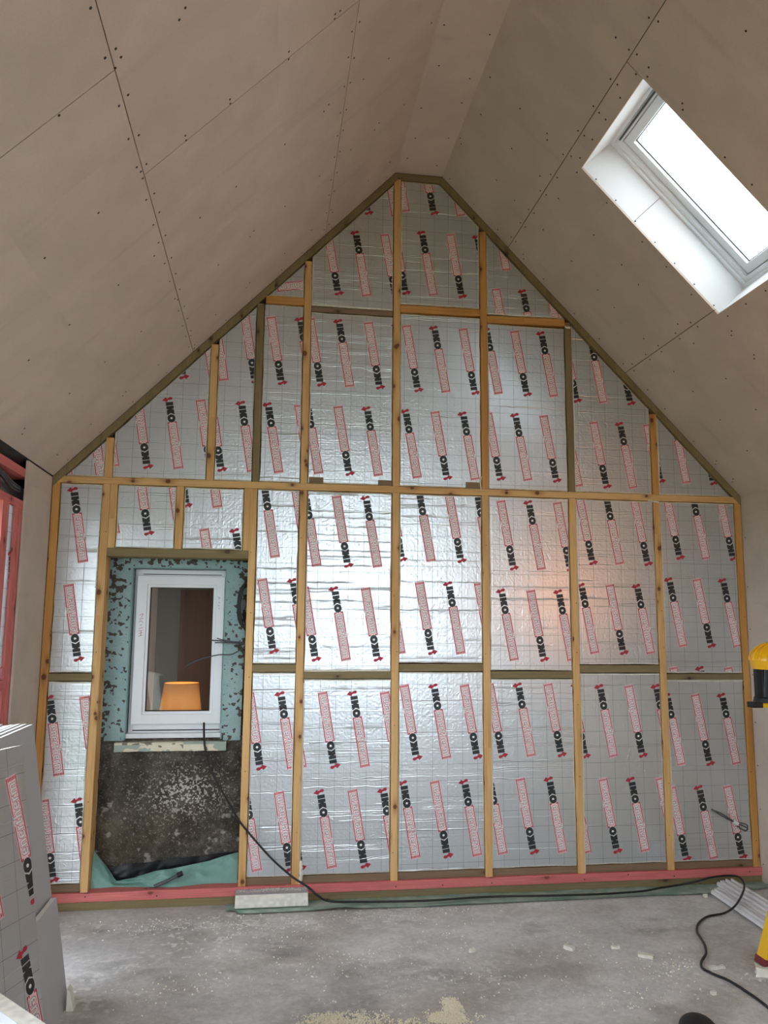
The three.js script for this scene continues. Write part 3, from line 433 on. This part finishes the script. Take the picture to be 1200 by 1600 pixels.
// the dim room behind that window
{
  const dm = new THREE.MeshStandardMaterial({ color: 0x7d756c, roughness: 0.9 }), rs = (name, g, m, label, cat) => { const o = part(name, g, m, scene); o.userData = { kind: 'structure', label, category: cat }; };
  rs('wall_room_back', box(-3.2, 0.4, -0.3, 2.4, -3.6, -3.5), dm, 'back wall of the dim room behind the old window', 'wall'); rs('wall_room_left', box(-3.3, -3.2, -0.3, 2.4, -3.6, -0.651), dm, 'left wall of the dim room behind the old window', 'wall'); rs('wall_room_right', box(0.4, 0.5, -0.3, 2.4, -3.6, -0.651), dm, 'right wall of the dim room behind the old window', 'wall'); rs('ceiling_002', box(-3.3, 0.5, 2.4, 2.5, -3.6, -0.651), dm, 'ceiling of the dim room behind the old window', 'ceiling'); rs('floor_001', box(-3.3, 0.5, -0.35, -0.3, -3.6, -0.651), new THREE.MeshStandardMaterial({ color: 0x54402f, roughness: 0.7 }), 'brown floor of the dim room behind the old window', 'floor');
  const cab = thing('wardrobe', 'dark brown wooden wardrobe behind the lamp in the old window', 'wardrobe'); const cw = wood(woodTex([112, 68, 44], [84, 48, 30], [50, 28, 18], 3, 61), 0.4);
  part('carcass', box(-1.62, -0.72, -0.3, 1.95, -3.2, -2.62), cw, cab); part('door', box(-1.61, -1.175, -0.22, 1.92, -2.62, -2.60), cw, cab); part('door', box(-1.165, -0.73, -0.22, 1.92, -2.62, -2.60), cw, cab);
  const tb = thing('side_table', 'small dark table under the lit lamp behind the window', 'table'); part('table_top', box(-1.68, -1.12, 0.70, 0.73, -1.2, -0.72), cw, tb); for (const [x, z] of [[-1.66, -1.18], [-1.14, -1.18], [-1.66, -0.74], [-1.14, -0.74]]) part('leg', box(x - 0.018, x + 0.018, -0.3, 0.70, z - 0.018, z + 0.018), cw, tb);
  const lamp = thing('table_lamp', 'lit table lamp with an orange tapered shade inside the old window', 'lamp'); lamp.position.set(-1.405, 0.73, -0.93);
  part('base', new THREE.LatheGeometry([[0, 0], [0.075, 0], [0.075, 0.015], [0.03, 0.03], [0.022, 0.08], [0.035, 0.12], [0.02, 0.16], [0.01, 0.2], [0.01, 0.26]].map(q => new THREE.Vector2(...q)), 24), M.dark, lamp);
  const shm = new THREE.MeshPhysicalMaterial({ color: 0xd2b083, transmission: 0.16, thickness: 0, roughness: 1, side: THREE.DoubleSide });
  const sg = new THREE.CylinderGeometry(0.122, 0.150, 0.225, 48, 1, true); sg.translate(0, 0.373, 0); part('lamp_shade', sg, shm, lamp);
  const rim = new THREE.TorusGeometry(0.122, 0.002, 6, 40); rim.rotateX(Math.PI / 2); rim.translate(0, 0.485, 0); part('shade_rim', rim, new THREE.MeshStandardMaterial({ color: 0xc8903c, roughness: 0.6 }), lamp);
  const bulb = part('bulb', new THREE.SphereGeometry(0.028, 20, 14), new THREE.MeshStandardMaterial({ color: 0xffe2b0, emissive: 0xffb040, emissiveIntensity: 0.5 }), lamp); bulb.position.y = 0.33;
  const pl = new THREE.PointLight(0xffcf88, 0.032, 4, 2); pl.position.set(0, 0.33, 0); pl.castShadow = true; lamp.add(pl);
}
// loose wires in the opening
{
  const bundle = thing('loose_wires', 'grey loose wire ends poking out beside the old window', 'wires');
  part('wire', tube([[-0.945, 1.523, -0.13], [-1.02, 1.528, -0.12], [-1.10, 1.533, -0.125], [-1.158, 1.537, -0.13]], 0.004, 24, 6), M.greyCable, bundle); part('wire', tube([[-0.945, 1.518, -0.12], [-1.03, 1.530, -0.115], [-1.09, 1.541, -0.12], [-1.118, 1.550, -0.12]], 0.004, 24, 6), M.greyCable, bundle); part('wire', tube([[-0.945, 1.514, -0.125], [-1.03, 1.521, -0.12], [-1.13, 1.522, -0.12]], 0.004, 24, 6), M.greyCable, bundle);
  solo('bent_wire', tube([[-0.942, 1.50, -0.13], [-0.985, 1.468, -0.12], [-1.03, 1.449, -0.11], [-1.10, 1.447, -0.10], [-1.20, 1.425, -0.10], [-1.27, 1.395, -0.10], [-1.305, 1.375, -0.10]], 0.0042, 40, 6), M.greyCable, 'long bent grey wire drooping across the old window glass', 'wire');
  const coil = thing('cable_coil', 'black cable loop hanging behind the right stud of the opening', 'cable'); for (let i = 0; i < 4; i++) part('loop', tube([[-0.925, 1.96 - i * 0.01, -0.13 - i * 0.01], [-0.965 - i * 0.006, 1.86, -0.13 - i * 0.01], [-0.982 - i * 0.005, 1.75, -0.13 - i * 0.01], [-0.965 - i * 0.006, 1.65, -0.13 - i * 0.01], [-0.925, 1.56 + i * 0.01, -0.13 - i * 0.01]], 0.0055, 30, 6), M.cable, coil);
}
// damp-proof membrane: crumpled green sheet in the opening and a strip along the floor
M.dustyGreen = new THREE.MeshStandardMaterial({ map: dataTex(256, 256, (x, y) => mix3([120, 152, 138], [176, 190, 176], clamp((fbm(x / 30, y / 30, 4) - 0.3) * 2))), roughness: 0.6, side: THREE.DoubleSide });
M.green = new THREE.MeshPhysicalMaterial({ color: 0x79a79b, roughness: 0.42, transmission: 0.15, thickness: 0, side: THREE.DoubleSide });
{
  const mk = (nu, nv, f) => { const pos = [], idx = []; for (let j = 0; j <= nv; j++) for (let i = 0; i <= nu; i++) pos.push(...f(i / nu, j / nv)); for (let j = 0; j < nv; j++) for (let i = 0; i < nu; i++) { const a = j * (nu + 1) + i; idx.push(a, a + 1, a + nu + 2, a, a + nu + 2, a + nu + 1); } const g = new THREE.BufferGeometry(); g.setAttribute('position', new THREE.Float32BufferAttribute(pos, 3)); g.setIndex(idx); g.computeVertexNormals(); return g; };
  const mkUV = (nu, nv, f) => { const g = mk(nu, nv, f), p = g.attributes.position, uv = new Float32Array(p.count * 2); for (let i = 0; i < p.count; i++) { uv[2 * i] = p.getX(i) * 1.5; uv[2 * i + 1] = p.getZ(i) * 1.5; } g.setAttribute('uv', new THREE.BufferAttribute(uv, 2)); return g; };
  // height of the free top edge across the opening
  const top = u => { const k = [[0, 0.30], [0.05, 0.24], [0.12, 0.16], [0.16, 0.115], [0.28, 0.135], [0.42, 0.175], [0.6, 0.195], [0.8, 0.215], [1, 0.262]]; for (let i = 1; i < k.length; i++) if (u <= k[i][0]) { const t = (u - k[i - 1][0]) / (k[i][0] - k[i - 1][0]); return k[i - 1][1] + (k[i][1] - k[i - 1][1]) * t; } return 0.262; };
  solo('green_membrane', mk(70, 12, (u, v) => { const x = -1.788 + u * 0.846, cr = 0.034 * (fbm(u * 13 + v * 2, v * 2.5 + u * 3, 4) - 0.5) * 2; return [x, 0.099 + (top(u) - 0.099) * v + cr * 0.4 * v, -0.055 - 0.055 * v + cr * (0.3 + v) - 0.02 * Math.sin(u * 9)]; }), M.green, 'crumpled green plastic membrane at the foot of the framed opening', 'membrane');
  solo('black_membrane', mk(60, 10, (u, v) => { const x = -1.785 + u * 0.845, t = 0.185 + 0.07 * u + 0.01 * (fbm(u * 9, 3, 3) - 0.5), cr = 0.016 * (fbm(u * 12 + 5, v * 4, 3) - 0.5) * 2; return [x, 0.06 + (t - 0.06) * v, -0.165 + cr * (1 - v * 0.6)]; }), new THREE.MeshStandardMaterial({ color: 0x0d1114, roughness: 0.35, side: THREE.DoubleSide }), 'black plastic damp-proof sheet below the old rendered wall', 'membrane');
  const pipe = thing('sealant_tube', 'dark nozzle lying in the green membrane of the opening', 'tube'); part('body', tube([[-1.42, 0.112, -0.015], [-1.34, 0.142, -0.02], [-1.29, 0.165, -0.03]], 0.010, 16, 8), M.greyCable, pipe); part('tip', tube([[-1.292, 0.164, -0.03], [-1.262, 0.176, -0.034]], 0.015, 6, 8), M.dark, pipe);
  solo('membrane_strip', mkUV(120, 10, (u, v) => { const x = -1.0 + u * 3.40, edge = 0.155 + 0.03 * fbm(u * 8, 1, 2) + (u < 0.02 ? -0.05 : 0) - 0.07 * clamp((u - 0.9) * 10), z = 0.008 + v * edge, w = 0.007 * fbm(u * 30, v * 3, 3) + 0.012 * Math.exp(-Math.pow((u - 0.2) / 0.02, 2)) * v; return [x, 0.003 + w + 0.004 * v * (fbm(u * 50, 7, 2)), z]; }), M.dustyGreen, 'strip of green membrane lying on the floor along the red sole plate', 'membrane');
}
// white insulation offcut standing in front of the plate
{
  const t = thing('foam_offcut', 'white foam offcut block in front of the red sole plate', 'offcut');
  const g = new THREE.BoxGeometry(0.42, 0.072, 0.10, 20, 4, 4), p = g.attributes.position; for (let i = 0; i < p.count; i++) { const n = vnoise(p.getX(i) * 30 + 9, p.getY(i) * 40 + p.getZ(i) * 30); p.setXYZ(i, p.getX(i) * (1 - 0.15 * (p.getY(i))), p.getY(i), p.getZ(i) - 0.004 * n); } g.computeVertexNormals(); metreUV(g);
  const b = part('foam_core', g, M.foam, t); const f = box(-0.21, 0.21, 0.036, 0.0375, -0.05, 0.05); part('foil_face', f, new THREE.MeshStandardMaterial({ color: 0xb9b4ba, roughness: 0.45, metalness: 0.4 }), t);
  const sw = []; for (let i = 0; i < 260; i++) { const q = new THREE.TetrahedronGeometry(rr(0.002, 0.0045)); q.rotateX(rr(0, 3)); q.rotateY(rr(0, 3)); q.translate(rr(-0.205, 0.205), 0.0385, rr(-0.048, 0.01)); sw.push(q); } const s = part('sawdust', mergeGeometries(sw), M.foam, t); s.userData = { kind: 'stuff' };
  t.position.set(-0.737, 0.052, 0.075);
}
// black flex: window, over the plate, along the wall, looping out over the floor
solo('extension_flex', tube([[-1.185, 1.02, -0.215], [-1.178, 0.96, -0.165], [-1.166, 0.88, -0.12], [-1.13, 0.76, -0.11], [-1.06, 0.64, -0.09], [-0.985, 0.53, -0.04], [-0.94, 0.475, 0.014], [-0.86, 0.385, 0.03], [-0.74, 0.258, 0.035], [-0.62, 0.16, 0.055], [-0.525, 0.105, 0.08], [-0.47, 0.06, 0.09], [-0.40, 0.024, 0.085], [-0.227, 0.026, 0.125], [0.0, 0.024, 0.14], [0.23, 0.024, 0.145], [0.55, 0.024, 0.125], [0.9, 0.024, 0.145], [1.226, 0.024, 0.16], [1.52, 0.024, 0.14], [1.67, 0.026, 0.10], [1.82, 0.026, 0.06], [1.92, 0.05, 0.085], [2.03, 0.068, 0.075], [2.15, 0.070, 0.06], [2.205, 0.070, 0.095], [2.155, 0.068, 0.23], [2.045, 0.066, 0.385], [1.915, 0.05, 0.52], [1.84, 0.018, 0.535], [1.745, 0.008, 0.54], [1.678, 0.007, 0.58], [1.603, 0.007, 0.657], [1.545, 0.007, 0.753], [1.518, 0.007, 0.839], [1.488, 0.007, 0.929], [1.437, 0.007, 1.029], [1.365, 0.007, 1.113], [1.328, 0.007, 1.183], [1.337, 0.007, 1.241], [1.378, 0.007, 1.336], [1.394, 0.007, 1.463], [1.398, 0.007, 1.6], [1.38, 0.007, 1.9]], 0.0062, 420, 8), M.cable, 'black extension flex running from the old window along the wall and over the floor', 'cable');
// tied cable tail coming out of the right-hand lower board
{
  const c = thing('cable_tail', 'tied grey cable tail poking out of the bottom right insulation board', 'cable');
  for (const o of [0.007, -0.006]) part('strand', tube([[2.098, 0.462, -0.03], [2.104, 0.460, 0.006], [2.15, 0.435 + o, 0.026], [2.237, 0.386 + o * 0.3, 0.022], [2.29, 0.37 + o, 0.018], [2.33, 0.352 + o * 1.5, 0.016], [2.322, 0.335 - Math.abs(o), 0.014], [2.28, 0.352 - Math.abs(o), 0.014], [2.24, 0.384, 0.016]], 0.0042, 40, 6), M.greyCable, c);
  part('white_tape', tube([[2.225, 0.393, 0.022], [2.262, 0.374, 0.021]], 0.012, 8, 10), M.whitePaint, c);
}

// ---------------------------------------------------------------- boards leaning on the left
const boardFace = new THREE.MeshStandardMaterial({ color: 0xb4b5b7, roughness: 0.6 });
function leanSheet(name, label, cat, grp, xf, len, h, th, z0, mat, ragged = 0) {   // xf: floor x of the front face; leans back to the left
  const t = thing(name, label, cat, grp), A = Math.atan(0.171); const c = part('core', box(-th + 0.0012, -0.0012, 0, h, 0, len), M.gypCore, t); part('face', box(-0.0012, 0, 0, h, 0, len, 'y', [rr(0, 2), 0]), mat, t); part('backing', box(-th, -th + 0.0012, 0, h, 0, len), M.greyCable, t);
  t.rotation.z = A; t.position.set(xf, 0, z0); return t;
}
['grey-faced front sheet of the leaning stack at left', 'second white-edged sheet from the room side in the leaning stack', 'third white-edged sheet from the room side in the leaning stack', 'fourth white-edged sheet from the room side in the leaning stack', 'fifth white-edged sheet from the room side in the leaning stack', 'sixth white-edged sheet from the room side in the leaning stack', 'seventh white-edged sheet from the room side in the leaning stack', 'eighth white-edged sheet from the room side in the leaning stack', 'ninth white-edged sheet from the room side in the leaning stack', 'hindmost white-edged sheet of the stack leaning on the left wall'].forEach((label, i) => leanSheet('rigid_sheet', label, 'sheet', 'leaning sheets', -1.655 - i * 0.0258 / Math.cos(Math.atan(0.171)), 0.68, 1.195 + (i ? rr(-0.003, 0.005) : 0), 0.0245, 1.10 + (i ? rr(-0.004, 0.012) : 0), boardFace));
leanSheet('short_sheet', 'short grey sheet offcut leaning in front of the sheet stack at left', 'sheet', undefined, -1.618, 0.66, 0.445, 0.026, 1.16, boardFace);
{
  const t = thing('leaning_insulation_board', 'printed foil-faced insulation board leaning upright in the left foreground', 'insulation board');
  const g = new THREE.PlaneGeometry(0.9, 1.2), p = g.attributes.position, uv = g.attributes.uv; for (let i = 0; i < p.count; i++) uv.setXY(i, p.getX(i) + 0.45 + 0.02, p.getY(i) + 0.6 + 0.62); g.translate(-0.45, 0.6, 0.0005); part('foil_face', g, M.foil, t); part('foam_core', box(-0.9, 0, 0, 1.2, -0.05, 0), M.foam, t);
  t.rotation.order = 'YXZ'; t.rotation.set(-Math.atan(0.171), Math.PI / 2 - 0.34, 0); t.position.set(-1.515, 0.0, 1.86);
  const s = thing('low_insulation_board', 'low white-faced board in the bottom left corner', 'insulation board');
  part('face', box(0, 0.6, 0, 0.57, -0.001, 0), new THREE.MeshStandardMaterial({ color: 0xd3d6dc, roughness: 0.5 }), s); part('foam_core', box(0, 0.6, 0, 0.57, -0.05, -0.001), M.foam, s); s.rotation.y = -0.848; s.position.set(-1.60, 0, 2.43);
}
solo('white_wedge', (() => { const g = prism([[0, 0], [0.03, 0], [0.012, 0.075], [0, 0.09]], 0, 0.05); g.translate(-1.608, 0, 1.19); return g; })(), M.foam, 'small white foam wedge at the foot of the short leaning sheet', 'offcut');

// ---------------------------------------------------------------- white strips, trestle and lantern on the right
{
  const al = new THREE.MeshStandardMaterial({ color: 0xeeeef0, roughness: 0.45, metalness: 0.0 });
  for (let i = 0; i < 6; i++) {
    const sh = new THREE.Shape([[0, 0], [0.034, 0], [0.034, 0.030], [0.024, 0.030], [0.024, 0.004], [0.012, 0.004], [0.012, 0.022], [0.007, 0.022], [0.007, 0.004], [0.003, 0.004], [0.003, 0.018], [0, 0.018]].map(q => new THREE.Vector2(...q)));
    const g = new THREE.ExtrudeGeometry(sh, { depth: 1.3, bevelEnabled: false });
    const m = solo('metal_strip', g, al, ['outermost white ribbed strip of the bundle on the floor, farthest from the wall', 'second white ribbed strip of the floor bundle from the open floor', 'third white ribbed strip of the floor bundle from the open floor', 'fourth white ribbed strip of the floor bundle from the open floor', 'fifth white ribbed strip of the floor bundle from the open floor', 'white ribbed strip of the floor bundle nearest the wall'][i], 'strip', 'white strips on the floor');
    m.rotation.y = -0.06; m.position.set(1.950 + i * 0.0405, 0.014 + (i === 1 || i === 2 ? -0.006 : i > 3 ? 0.005 : 0), [0.20, 0.165, 0.13, 0.06, 0.05, 0.045][i]);
  }
}
{
  const yl = new THREE.MeshStandardMaterial({ color: 0xf2bd12, roughness: 0.35 }), t = thing('work_trestle', 'yellow work trestle whose leg and platform end show at the right edge', 'trestle');
  const leg = (a, b) => { const l = part('leg', beam(a, b, 0.045, 0.07), yl, t); const A = V(...a), B = V(...b), q = A.clone().lerp(B, 0.0); part('rubber_foot', beam([q.x - 0.004, 0.0, q.z], [q.x + 0.004, 0.03, q.z], 0.055, 0.08), new THREE.MeshStandardMaterial({ color: 0x7d2f34, roughness: 0.7 }), l); };
  leg([1.665, 0.02, 1.17], [2.13, 1.22, 1.12]); leg([2.36, 0.02, 1.17], [2.24, 1.22, 1.12]); leg([1.665, 0.02, 1.98], [2.13, 1.22, 1.95]); leg([2.36, 0.02, 1.98], [2.24, 1.22, 1.95]);
  part('rail', box(1.762, 2.3, 1.229, 1.255, 1.08, 1.13), yl, t); part('end_cap', box(1.706, 1.762, 1.228, 1.256, 1.078, 1.132), M.dark, t);
  part('rail', box(1.762, 2.3, 1.229, 1.255, 1.94, 1.99), yl, t); part('end_cap', box(1.706, 1.762, 1.228, 1.256, 1.938, 1.992), M.dark, t); part('platform', box(1.80, 2.29, 1.235, 1.252, 1.13, 1.94), yl, t);
}
{
  const t = thing('site_lantern', 'yellow and black site lantern with a ribbed dome at the right edge', 'lantern'); t.position.set(1.862, 1.2555, 1.11);
  const yl = new THREE.MeshStandardMaterial({ color: 0xf0b414, roughness: 0.3 });
  part('base', new THREE.CylinderGeometry(0.115, 0.12, 0.022, 32).translate(0, 0.011, 0), M.dark, t);
  for (let i = 0; i < 4; i++) { const a = Math.PI / 4 * (2 * i), x = Math.cos(a) * 0.108, z = Math.sin(a) * 0.108; part('post', box(x - 0.014, x + 0.014, 0.022, 0.17, z - 0.014, z + 0.014), M.dark, t); }
  part('core', new THREE.CylinderGeometry(0.058, 0.066, 0.148, 28).translate(0, 0.096, 0), new THREE.MeshStandardMaterial({ color: 0x232b33, roughness: 0.4 }), t);
  part('collar', new THREE.CylinderGeometry(0.128, 0.12, 0.045, 40).translate(0, 0.1925, 0), yl, t);
  const dome = part('dome', new THREE.SphereGeometry(0.127, 40, 16, 0, Math.PI * 2, 0, Math.PI / 2).scale(1, 0.72, 1).translate(0, 0.215, 0), yl, t);
  for (let i = 0; i < 18; i++) { const a = i / 18 * Math.PI * 2, pts = []; for (let k = 0; k <= 6; k++) { const e = k / 6 * 1.3; pts.push([Math.cos(a) * 0.129 * Math.cos(e), 0.215 + 0.093 * Math.sin(e), Math.sin(a) * 0.129 * Math.cos(e)]); } part('rib', tube(pts, 0.0045, 10, 6), yl, dome); }
}
solo('black_dome', new THREE.SphereGeometry(0.075, 32, 16, 0, Math.PI * 2, 0, Math.PI / 2).scale(1, 0.75, 1.2).translate(1.0, 0.0, 1.73), M.dark, 'black rounded cap lying on the concrete at the bottom edge', 'cap');

// warm work lamp on a stand beside the right wall, outside the picture
{
  const t = thing('work_lamp', 'warm work lamp on a stand by the right wall', 'lamp'), yl = new THREE.MeshStandardMaterial({ color: 0x2a2a2c, roughness: 0.5 }); t.position.set(2.16, 0, 2.75);
  part('pole', new THREE.CylinderGeometry(0.014, 0.014, 1.72, 12).translate(0, 0.88, 0), yl, t);
  for (let i = 0; i < 3; i++) { const a = i * 2.094 + 0.5; part('leg', beam([0, 0.35, 0], [Math.cos(a) * 0.22, 0.012, Math.sin(a) * 0.22], 0.02, 0.012), yl, t); }
  const head = group('head', t), dir = V(-0.60, 0.79, -0.13).normalize(); head.position.set(0, 1.80, 0); head.quaternion.setFromUnitVectors(V(0, 0, 1), dir);
  part('housing', box(-0.13, 0.13, -0.10, 0.10, -0.05, 0.0), yl, head); part('lens', box(-0.115, 0.115, -0.085, 0.085, 0.0, 0.004), new THREE.MeshStandardMaterial({ color: 0xffffff, emissive: 0xffb070, emissiveIntensity: 0.5 }), head);
  RectAreaLightUniformsLib.init(); const l = new THREE.RectAreaLight(0xff9a55, 12, 0.23, 0.17); l.position.set(0, 0, 0.008); l.rotation.y = Math.PI; head.add(l);
}

// ---------------------------------------------------------------- crumbs, offcuts, sawdust
{
  const chip = (name, label, x, z, sx, sy, sz, turn) => { const g = new THREE.BoxGeometry(sx, sy, sz, 3, 2, 2), p = g.attributes.position; for (let i = 0; i < p.count; i++) { const n = vnoise(p.getX(i) * 120 + x * 40, p.getZ(i) * 120 + p.getY(i) * 60) - 0.5; p.setXYZ(i, p.getX(i) * (1 + 0.3 * n), p.getY(i) * (1 + 0.3 * n) + (p.getY(i) > 0 ? n * sy * 0.5 : 0), p.getZ(i) * (1 + 0.4 * n)); } g.computeVertexNormals(); metreUV(g); const o = solo(name, g, M.foam, label, 'offcut', 'foam crumbs on the floor'); o.position.set(x, sy / 2 + 0.001, z); o.rotation.y = turn; return o; };
  chip('foam_chip', 'slim white foam chip on the floor, leftmost of three in a row', 0.771, 0.88, 0.055, 0.016, 0.022, -0.9); chip('foam_chip', 'short white foam chip on the floor, middle of three in a row', 1.013, 0.895, 0.045, 0.014, 0.02, -0.1); chip('foam_chip', 'largest white foam chip on the floor, rightmost of three in a row', 1.118, 1.02, 0.075, 0.016, 0.03, -0.6);
  chip('foam_offcut', 'thick white foam piece beside the yellow trestle foot', 1.60, 1.30, 0.11, 0.04, 0.05, -0.5); chip('foam_sliver', 'forked white foam sliver beside the black flex', 1.40, 1.19, 0.08, 0.012, 0.02, 0.15); chip('foam_chip', 'small white foam chip near the centre of the floor', 0.27, 0.85, 0.03, 0.014, 0.018, 0.4); chip('foam_chip', 'round white crumb before the ends of the white strips', 1.90, 0.22, 0.022, 0.018, 0.02, 0.2); chip('foam_chip', 'white crumb at the very bottom right of the floor', 1.235, 1.44, 0.022, 0.014, 0.018, 0.2);
  const im = new THREE.InstancedMesh(new THREE.IcosahedronGeometry(0.004, 0), M.foam, 1900); im.name = 'foam_crumbs'; im.castShadow = im.receiveShadow = true; im.userData = { kind: 'stuff', label: 'scattered white foam crumbs and dust on the concrete', category: 'crumbs' };
  const cl = [[-1.2, 0.3, 0.5, 0.14, 260], [-0.75, 0.45, 0.35, 0.2, 180], [-0.5, 0.9, 0.5, 0.2, 160], [-0.3, 0.3, 0.6, 0.08, 220], [0.4, 0.25, 0.6, 0.06, 100], [1.2, 1.15, 0.22, 0.12, 160], [1.62, 1.3, 0.15, 0.12, 110], [0.0, 1.2, 0.6, 0.25, 140], [-1.2, 1.1, 0.35, 0.25, 160], [0.6, 0.8, 1.1, 0.45, 270], [1.0, 1.45, 0.5, 0.15, 140]], d = new THREE.Object3D(); let k = 0;
  for (const [x, z, sx, sz, n] of cl) for (let i = 0; i < n; i++) { const g = (rnd() + rnd() + rnd() - 1.5) / 1.0, h = (rnd() + rnd() + rnd() - 1.5) / 1.0; const s = rr(0.25, 1) ** 2 * 1.3; d.position.set(clamp(x + g * sx, -1.95, 2.3), 0.001, clamp(z + h * sz, 0.19, 1.9)); d.rotation.set(rr(0, 3), rr(0, 3), rr(0, 3)); d.scale.set(s * rr(0.7, 1.6), s * 0.7, s); d.updateMatrix(); im.setMatrixAt(k++, d.matrix); }
  im.count = k; scene.add(im);
  // cream sawdust: drifts of small flakes
  const dm = new THREE.MeshStandardMaterial({ color: 0xe6dcc4, roughness: 1 }), flake = new THREE.TetrahedronGeometry(0.0042, 0), nf = 5200, sd = new THREE.InstancedMesh(flake, dm, nf); sd.name = 'sawdust'; sd.userData = { kind: 'stuff', label: 'cream sawdust drifts at the bottom middle of the floor', category: 'sawdust' };
  const drift = [[0.035, 1.40, 0.05, 0.09, 0.30], [-0.01, 1.50, 0.10, 0.07, 0.30], [-0.45, 1.47, 0.22, 0.09, 0.30], [-0.15, 1.52, 0.4, 0.05, 0.10]]; let q = 0;
  for (const [x, z, sx, sz, share] of drift) { const n = Math.floor(share * nf); for (let i = 0; i < n && q < nf;) { const g = rnd() + rnd() - 1, h = rnd() + rnd() - 1, X = x + g * sx, Z = z + h * sz; if (fbm(X * 22, Z * 22, 3) < 0.42 + 0.2 * Math.abs(g * h) && rnd() < 0.8) continue; i++; const s = rr(0.4, 1.3); d.position.set(X, 0.001 + 0.010 * rnd() * (1 - Math.abs(g)) * (1 - Math.abs(h)), Z); d.rotation.set(rr(0, 3), rr(0, 3), rr(0, 3)); d.scale.set(s * rr(0.6, 1.8), s, s); d.updateMatrix(); sd.setMatrixAt(q++, d.matrix); } }
  sd.count = q; sd.castShadow = sd.receiveShadow = true; scene.add(sd);
}
scene.updateMatrixWorld(true);
renderer.render(scene, camera);
